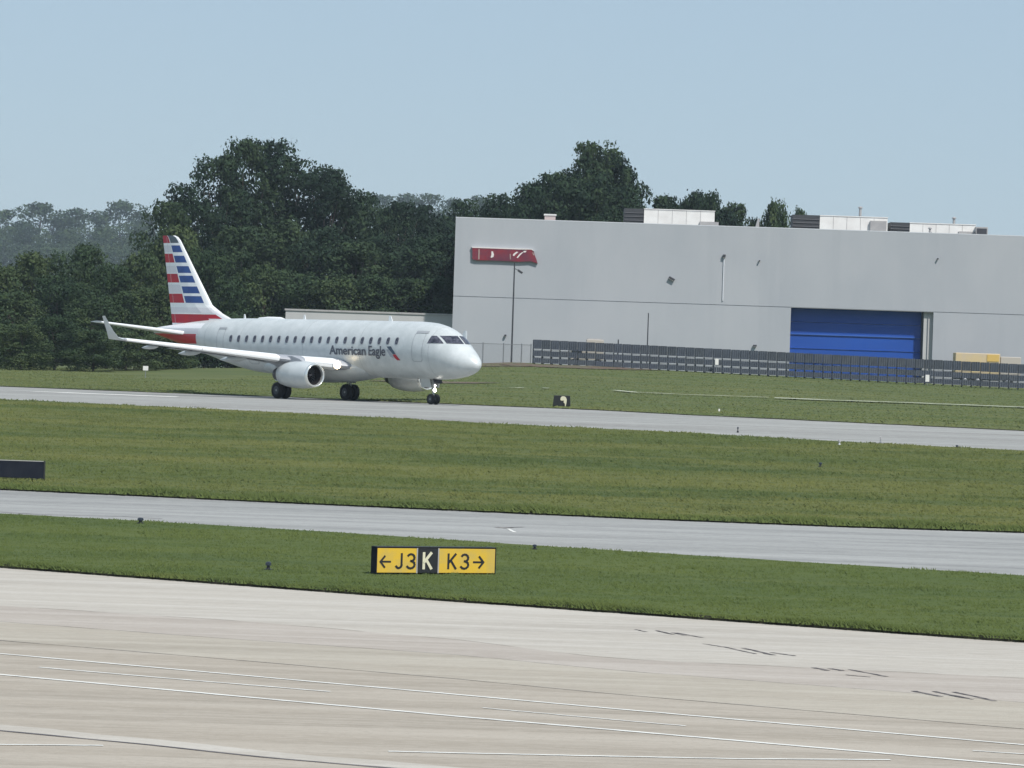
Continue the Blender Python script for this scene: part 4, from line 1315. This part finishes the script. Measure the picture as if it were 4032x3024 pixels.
M['leaf_mid'] = leaf_mat('green leaves', (.024, .046, .022), (.038, .064, .028), (.066, .092, .036))
M['bark'] = mat('bark', (.07, .055, .045), .9, c2=(.04, .032, .028), scale=3)

def crown_mesh(name, h, r, z0, nclump, nleaf, size, seed, power=1.0):
    g = np.random.default_rng(seed)
    # clumps through an irregular envelope
    cs = []; rs = []
    tries = 0
    lob = g.uniform(0, 2*math.pi, 4)
    while len(cs) < nclump and tries < 8000:
        tries += 1
        t = g.random()**.8
        ang = g.uniform(0, 2*math.pi)
        env = r * (max(.0, math.sin(math.pi*min(.97, .16+.82*t**power)))**.55) * (1 + .22*math.sin(2*ang+lob[0]) + .15*math.sin(3*ang+lob[1]+3*t))
        q = g.random()**.5
        rad = env*q
        c = (rad*math.cos(ang), rad*math.sin(ang), z0 + (h-z0)*t)
        cr = r * g.uniform(.17, .38) * (1.1-.32*t)
        if c[2]+cr*.7 > h: c = (c[0], c[1], h-cr*.7)
        cs.append(c); rs.append(cr)
    cs = np.array(cs); rs = np.array(rs)
    w = rs**2; w /= w.sum()
    idx = g.choice(len(cs), nleaf, p=w)
    d = g.normal(size=(nleaf, 3)); d[:, 2] += .25
    d /= np.linalg.norm(d, axis=1)[:, None]
    rad = rs[idx] * (g.uniform(.72, 1.08, nleaf) + (g.random(nleaf) < .08)*g.uniform(.05, .35, nleaf))
    # lumpy clump surface
    lump = 1 + .18*np.sin(d[:, 0]*5+idx) * np.sin(d[:, 1]*6+idx*2.) + .12*np.sin(d[:, 2]*9+idx*1.3)
    P_ = cs[idx] + d * (rad*lump)[:, None] * np.array([1, 1, .82])
    nrm = d + g.normal(size=(nleaf, 3))*.55
    nrm /= np.linalg.norm(nrm, axis=1)[:, None]
    t1 = np.cross(nrm, g.normal(size=(nleaf, 3))); t1 /= np.linalg.norm(t1, axis=1)[:, None]
    t2 = np.cross(nrm, t1)
    s1 = size*g.uniform(.45, 1.0, nleaf)[:, None]; s2 = s1*g.uniform(.5, .9, nleaf)[:, None]
    V = np.empty((nleaf, 4, 3))
    V[:, 0] = P_ + t1*s1*.5; V[:, 1] = P_ + t2*s2*.5; V[:, 2] = P_ - t1*s1*.5; V[:, 3] = P_ - t2*s2*.5
    me = bpy.data.meshes.new(name)
    me.vertices.add(nleaf*4); me.vertices.foreach_set('co', V.ravel())
    me.loops.add(nleaf*4); me.loops.foreach_set('vertex_index', np.arange(nleaf*4, dtype=np.int32))
    me.polygons.add(nleaf); me.polygons.foreach_set('loop_start', np.arange(0, nleaf*4, 4, dtype=np.int32))
    me.update()
    return me, cs

def trunk_mesh(name, h, r, cs, seed):
    g = np.random.default_rng(seed)
    mb = MB()
    segs = [Vector((0, 0, -1))]
    for i in range(1, 6):
        segs.append(Vector((g.normal()*.12, g.normal()*.12, h*.8*i/5)))
    rr0 = max(.18, h*.017)
    for i in range(5):
        mb.tube(segs[i], segs[i+1], rr0*(1-.16*i), rr0*(1-.16*(i+1)), n=8)
    for k in g.choice(len(cs), min(14, len(cs)), replace=False):
        c = Vector(cs[k]); t = min(.9, max(.15, c.z/h*.75))
        p0 = segs[0].lerp(segs[-1], t)
        mb.tube(p0, c, rr0*.35, rr0*.08, n=5, caps=False)
    me = mesh(name, mb.v, mb.f, True)
    me.materials.append(M['bark'])
    return me

TREES = {}
def variant(key, h, r, z0, nc_, nl, size, count, mk, power=1.0):
    TREES[key] = []
    for i in range(count):
        cm, cs = crown_mesh('crown', h, r, z0, nc_, nl, size, hash((key, i)) % 1000 if False else (sum(map(ord, key))*13+i*7), power)
        cm.materials.append(M[mk])
        TREES[key].append((cm, trunk_mesh('trunk', h, r, cs, i+3), h, r))
variant('tall', 27, 6.2, 2.0, 95, 15000, .62, 4, 'leaf_dark', 1.15)
variant('spread', 22, 6.5, 1.5, 85, 14000, .60, 3, 'leaf_dark')
variant('bushy', 13, 5.4, .3, 70, 12000, .50, 4, 'leaf_mid')
variant('open', 17, 4.6, 2.0, 110, 11000, .50, 4, 'leaf_dark', .45)
variant('distant', 20, 8.0, .5, 50, 4200, 1.0, 3, 'leaf_mid')
count_v = {}
def tree(key, px, pyt, d, hw_px, label, group, name='broadleaf_tree', base=None):
    k = count_v.get(key, 0); count_v[key] = k+1
    cm, tm, h, r = TREES[key][k % len(TREES[key])]
    p = at(px, pyt, d)
    zb_ = tz(max(-400, min(400, p.x)), d) if base is None else base
    H_ = p.z - zb_
    sz = H_/h
    sxy = (hw_px/F4*d)/r
    t = empty(name, (p.x, d, zb_), random.uniform(0, 6.28))
    t.scale = (sxy, sxy, sz)
    tag(t, label, 'tree', group)
    c = link('crown', cm, None, t)
    link('trunk', tm, None, t)
    return t

G1 = 'tall trees in the dark cluster behind the tail'
big = [
 ('tall', 966, 552, 480, 150, 'tallest dark tree of the cluster, its round top rising highest above the tail'),
 ('tall', 1080, 560, 486, 165, 'second tall dark tree, just right of the highest treetop'),
 ('tall', 1180, 596, 482, 170, 'tall dark tree on the right shoulder of the big cluster'),
 ('tall', 1285, 668, 478, 150, 'dark tree stepping down at the right of the big cluster, above the windows'),
 ('tall', 866, 618, 476, 150, 'dark tree on the left shoulder of the big cluster'),
 ('spread', 752, 730, 472, 160, 'lower tree sloping away left of the big cluster'),
 ('spread', 672, 800, 468, 140, 'rounded tree at the left foot of the big cluster beside the hazy hill'),
 ('spread', 1370, 735, 482, 150, 'dark tree behind the middle of the fuselage'),
 ('spread', 1470, 768, 490, 150, 'dark tree left of the hangar corner, first in the level row'),
 ('spread', 1570, 800, 500, 150, 'dark tree in the level row left of the hangar corner'),
 ('spread', 1690, 812, 505, 160, 'dark tree nearest the top left corner of the hangar'),
 ('spread', 1800, 790, 510, 150, 'dark tree peeping over the left corner of the hangar roof'),
]
for a in big: tree(a[0], a[1], a[2], a[3], a[4], a[5], G1)
# under and between, so the cluster closes
G2 = 'lower trees filling the foot of the dark cluster'
foot = [
 ('spread', 960, 900, 455, 190, 'dark tree directly under the highest treetop, right of the striped fin'),
 ('spread', 1120, 870, 458, 190, 'dark tree under the second highest treetop of the cluster'),
 ('spread', 1270, 900, 455, 190, 'dark tree under the right shoulder of the big cluster'),
 ('spread', 1400, 960, 452, 180, 'dark tree under the step at the right of the big cluster'),
 ('spread', 1520, 930, 456, 180, 'second-row dark tree halfway between the big cluster and the hangar'),
 ('spread', 1640, 940, 454, 180, 'second-row dark tree a little left of the hangar corner'),
 ('spread', 1760, 930, 458, 170, 'second-row dark tree partly hidden by the hangar corner'),
 ('bushy', 1050, 1050, 440, 170, 'front dark tree over the rear cabin roof'),
 ('bushy', 1200, 1080, 438, 170, 'front dark tree over the left end of the low annex'),
 ('bushy', 1340, 1100, 436, 170, 'front dark tree over the left half of the low annex'),
 ('bushy', 1480, 1090, 436, 170, 'front dark tree over the middle of the low annex'),
 ('bushy', 1620, 1100, 436, 170, 'front dark tree over the right half of the low annex'),
 ('bushy', 1740, 1090, 436, 160, 'front dark tree between the annex and the hangar corner'),
]
for a in foot: tree(*a, G2)
G3 = 'bushy trees at the left edge of the field'
left = [
 (820, 990, 408, 140, 'bushy green tree directly right of the striped fin'),
 (700, 900, 440, 160, 'bushy green tree rising behind the striped fin'),
 (560, 1000, 424, 150, 'bushy green tree just left of the striped fin'),
 (322, 965, 420, 150, 'peaked bushy tree standing above its neighbours on the left'),
 (430, 1050, 412, 140, 'bushy tree in the dip between the peaked tree and the fin'),
 (130, 1002, 424, 150, 'bushy tree second from the left edge'),
 (-20, 1035, 418, 150, 'bushy tree cut by the left edge of the picture'),
 (230, 1085, 402, 160, 'front bushy tree between the left edge and the peaked tree'),
 (60, 1150, 392, 170, 'low front tree at the bottom left of the tree belt'),
 (-160, 1080, 405, 160, 'bushy tree just outside the left edge'),
 (370, 1170, 388, 150, 'low front tree behind the winglet tip'),
 (500, 1150, 392, 150, 'low front tree behind the tip of the tailplane'),
 (640, 1130, 392, 140, 'low front tree behind the tail cone'),
 (760, 1180, 396, 140, 'low front tree under the rear fuselage'),
 (220, 1250, 372, 140, 'lowest shrubby tree at the field edge left of the winglet'),
 (900, 1240, 398, 150, 'low dark tree below the rear cabin windows'),
 (1010, 1260, 400, 140, 'low dark tree behind the rear of the wing'),
 (90, 1280, 366, 130, 'lowest shrubby tree nearest the left edge'),
 (370, 1300, 366, 130, 'lowest shrubby tree under the winglet'),
 (500, 1310, 372, 130, 'lowest shrubby tree under the outer wing'),
 (-80, 1240, 372, 140, 'lowest shrubby tree beyond the left edge'),
 (640, 1320, 376, 130, 'lowest shrubby tree under the middle of the wing'),
]
for a in left: tree('bushy', *a, G3)
G4 = 'trees behind the hangar roof'
right = [
 ('spread', 1968, 768, 480, 140, 'dark tree low behind the hangar roof, left foot of the right-hand group'),
 ('spread', 2070, 728, 484, 150, 'dark tree stepping up toward the big tree behind the hangar'),
 ('spread', 2165, 690, 482, 160, 'dark tree on the left shoulder of the big tree behind the hangar'),
 ('tall', 2325, 566, 480, 150, 'big open-topped tree rising highest behind the hangar roof'),
 ('tall', 2265, 640, 478, 150, 'dark tree pressed against the left side of the big open-topped tree'),
 ('tall', 2405, 596, 486, 150, 'dark tree forming the right half of the big tree group behind the hangar'),
 ('spread', 2462, 668, 482, 120, 'loose tree at the right end of the group, left of the first rooftop unit'),
 ('spread', 2130, 745, 472, 150, 'dark front tree above the red sign behind the hangar roof'),
 ('spread', 2250, 720, 474, 170, 'dark tree filling the middle of the group behind the hangar'),
 ('spread', 2370, 690, 472, 170, 'dark tree directly under the big open-topped tree'),
 ('spread', 2440, 745, 470, 140, 'dark tree filling the group just left of the first rooftop unit'),
 ('open', 2625, 778, 495, 133, 'small ragged treetop above the first white rooftop unit'),
 ('open', 2703, 792, 495, 70, 'tiny treetop above the middle of the first white rooftop unit'),
 ('open', 2745, 762, 490, 96, 'left peak of the treetops above the right end of the first rooftop unit'),
 ('open', 2800, 764, 492, 87, 'right peak of the treetops above the right end of the first rooftop unit'),
 ('open', 2848, 826, 488, 96, 'dark treetop touching the right end of the first rooftop unit'),
 ('open', 2900, 806, 489, 96, 'dark treetop standing clear right of the first rooftop unit'),
 ('open', 2975, 868, 492, 56, 'tiny treetop barely above the roof between the rooftop units'),
 ('bushy', 3060, 798, 486, 96, 'round green tree left of the middle rooftop unit'),
 ('bushy', 3150, 828, 488, 66, 'small treetop touching the middle rooftop unit'),
]
for a in right: tree(*a, G4)

# distant wooded hill with its own trees
M['hill'] = mat('wooded ground', (.045, .065, .030), .95)
hx = np.linspace(-1500, 900, 73); hy = np.linspace(1200, 3300, 33)
def hillz(x, y):
    return 56*np.exp(-((y-2260)/430.)**2)*(0.92+.07*np.sin(x*.008+1)+.03*np.sin(x*.021)) * (1/(1+np.exp((x-420)/110.)))
vs = [(x, y, tz(max(-400, min(400, x)), y) - .4 + float(hillz(x, y)) - (1 if y in (hy[0], hy[-1]) else 0)) for y in hy for x in hx]
n = len(hx)
fs = [(r*n+i, r*n+i+1, (r+1)*n+i+1, (r+1)*n+i) for r in range(len(hy)-1) for i in range(n-1)]
tag(link('hill', mesh('hill', vs, fs, True), M['hill']), kind='structure')
G5 = 'hazy trees on the skyline of the distant hill'
sky_t = [(20, 829, 75, 'hazy treetop at the far left edge of the skyline'), (160, 802, 90, 'broad hazy skyline tree second from the left edge'), (300, 822, 80, 'hazy skyline tree third from the left edge'),
         (395, 850, 60, 'hazy treetop in the dip left of the rounded skyline tree'),
         (475, 796, 85, 'rounded highest hazy tree left of the big dark cluster'), (550, 836, 60, 'small hazy treetop right of the rounded skyline tree'), (600, 850, 50, 'small hazy treetop touching the big dark cluster'),
         (1500, 772, 70, 'pale hazy treetop just right of the big dark cluster'), (1600, 764, 80, 'rounded pale hazy treetop left of the hangar corner'), (1700, 768, 70, 'pale hazy treetop above the hangar corner'),
         (1790, 786, 60, 'low pale hazy treetop over the left end of the hangar roof'), (1880, 772, 70, 'pale hazy treetop left of the dark trees behind the hangar'), (1945, 790, 60, 'pale hazy treetop half hidden by the dark trees behind the hangar'),
         (-100, 810, 85, 'hazy skyline tree outside the left edge'), (90, 870, 70, 'lower hazy treetop between the two leftmost skyline trees'), (235, 865, 70, 'lower hazy treetop between the second and third skyline trees')]
for px, py, hw, lab in sky_t:
    d = 2200 + random.uniform(-30, 30); hw *= 1.5
    p = at(px, py, d)
    tree('distant', px, py, d, hw, lab, G5, base=p.z - 34 - random.random()*3)
# the mass of wood below them reads as one body
w_obj_v = []; g = np.random.default_rng(5)
cm = TREES['distant'][0][0]
co = np.empty(len(cm.vertices)*3); cm.vertices.foreach_get('co', co); co = co.reshape(-1, 4, 3)[::3]
allv = []
for i in range(240):
    d = g.uniform(1650, 2230)
    x = g.uniform(-460, 90) if i < 170 else g.uniform(-640, -440)
    z = tz(max(-400, min(400, x)), d) - .4 + float(hillz(x, d))
    a = g.uniform(0, 6.28); ca_, sa_ = math.cos(a), math.sin(a); k = g.uniform(1.1, 1.55)
    P_ = co.copy(); X_ = P_[..., 0]*ca_-P_[..., 1]*sa_; Y_ = P_[..., 0]*sa_+P_[..., 1]*ca_
    P_ = np.stack([X_*k*1.2+x, Y_*k*1.2+d, P_[..., 2]*k*.95+z-2], -1)
    allv.append(P_)
A_ = np.concatenate(allv); nq = len(A_)
me = bpy.data.meshes.new('distant_wood')
me.vertices.add(nq*4); me.vertices.foreach_set('co', A_.ravel())
me.loops.add(nq*4); me.loops.foreach_set('vertex_index', np.arange(nq*4, dtype=np.int32))
me.polygons.add(nq); me.polygons.foreach_set('loop_start', np.arange(0, nq*4, 4, dtype=np.int32)); me.update()
tag(link('distant_wood', me, M['leaf_mid']), 'hazy bluish wood covering the distant hillside at the left', 'wood', kind='stuff')

# low weeds at the taxiway edge on the right
def weed(px, py, w, h, label, seed):
    c = hit(px, py)
    mb = MB(); g = random.Random(seed)
    for i in range(170):
        a = g.uniform(0, 6.28); q = g.random()**.5
        x, y = math.cos(a)*q*w/2, math.sin(a)*q*w/3
        hh_ = h*(1-q*.6)*g.uniform(.5, 1.1)
        t = g.uniform(0, 3.14)
        mb.add([(x-.03*math.cos(t), y-.03*math.sin(t), 0), (x+.03*math.cos(t), y+.03*math.sin(t), 0), (x+g.gauss(0, .08), y+g.gauss(0, .08), hh_)], [(0, 1, 2)])
    o = mb.build('weed_clump', M['leaf_mid'], None, recalc=False); o.location = (c.x, c.y, c.z)
    tag(o, label, 'weed')
weed(3668, 2068, 1.3, .30, 'left dark weed clump at the edge of the middle taxiway on the right', 1)
weed(3785, 2074, 1.5, .30, 'right dark weed clump at the edge of the middle taxiway', 2)
weed(3600, 2058, .5, .16, 'tiny weed left of the two dark clumps', 3)

# ------------------------------------------------------------------ haze
hz = MB().box((-3600, -60, -8), (3600, 4300, 110)).build('haze', None, None)
hm = bpy.data.materials.new('haze'); hm.use_nodes = True
nt = hm.node_tree
for n_ in list(nt.nodes): nt.nodes.remove(n_)
out = nt.nodes.new('ShaderNodeOutputMaterial'); pv = nt.nodes.new('ShaderNodeVolumePrincipled')
pv.inputs['Color'].default_value = (.74, .88, 1.0, 1)
pv.inputs['Density'].default_value = 0.00010
pv.inputs['Anisotropy'].default_value = 0.0
nt.links.new(pv.outputs[0], out.inputs['Volume'])
hz.data.materials.append(hm)
tag(hz, 'thin pale blue haze over the airfield', 'haze', kind='stuff')
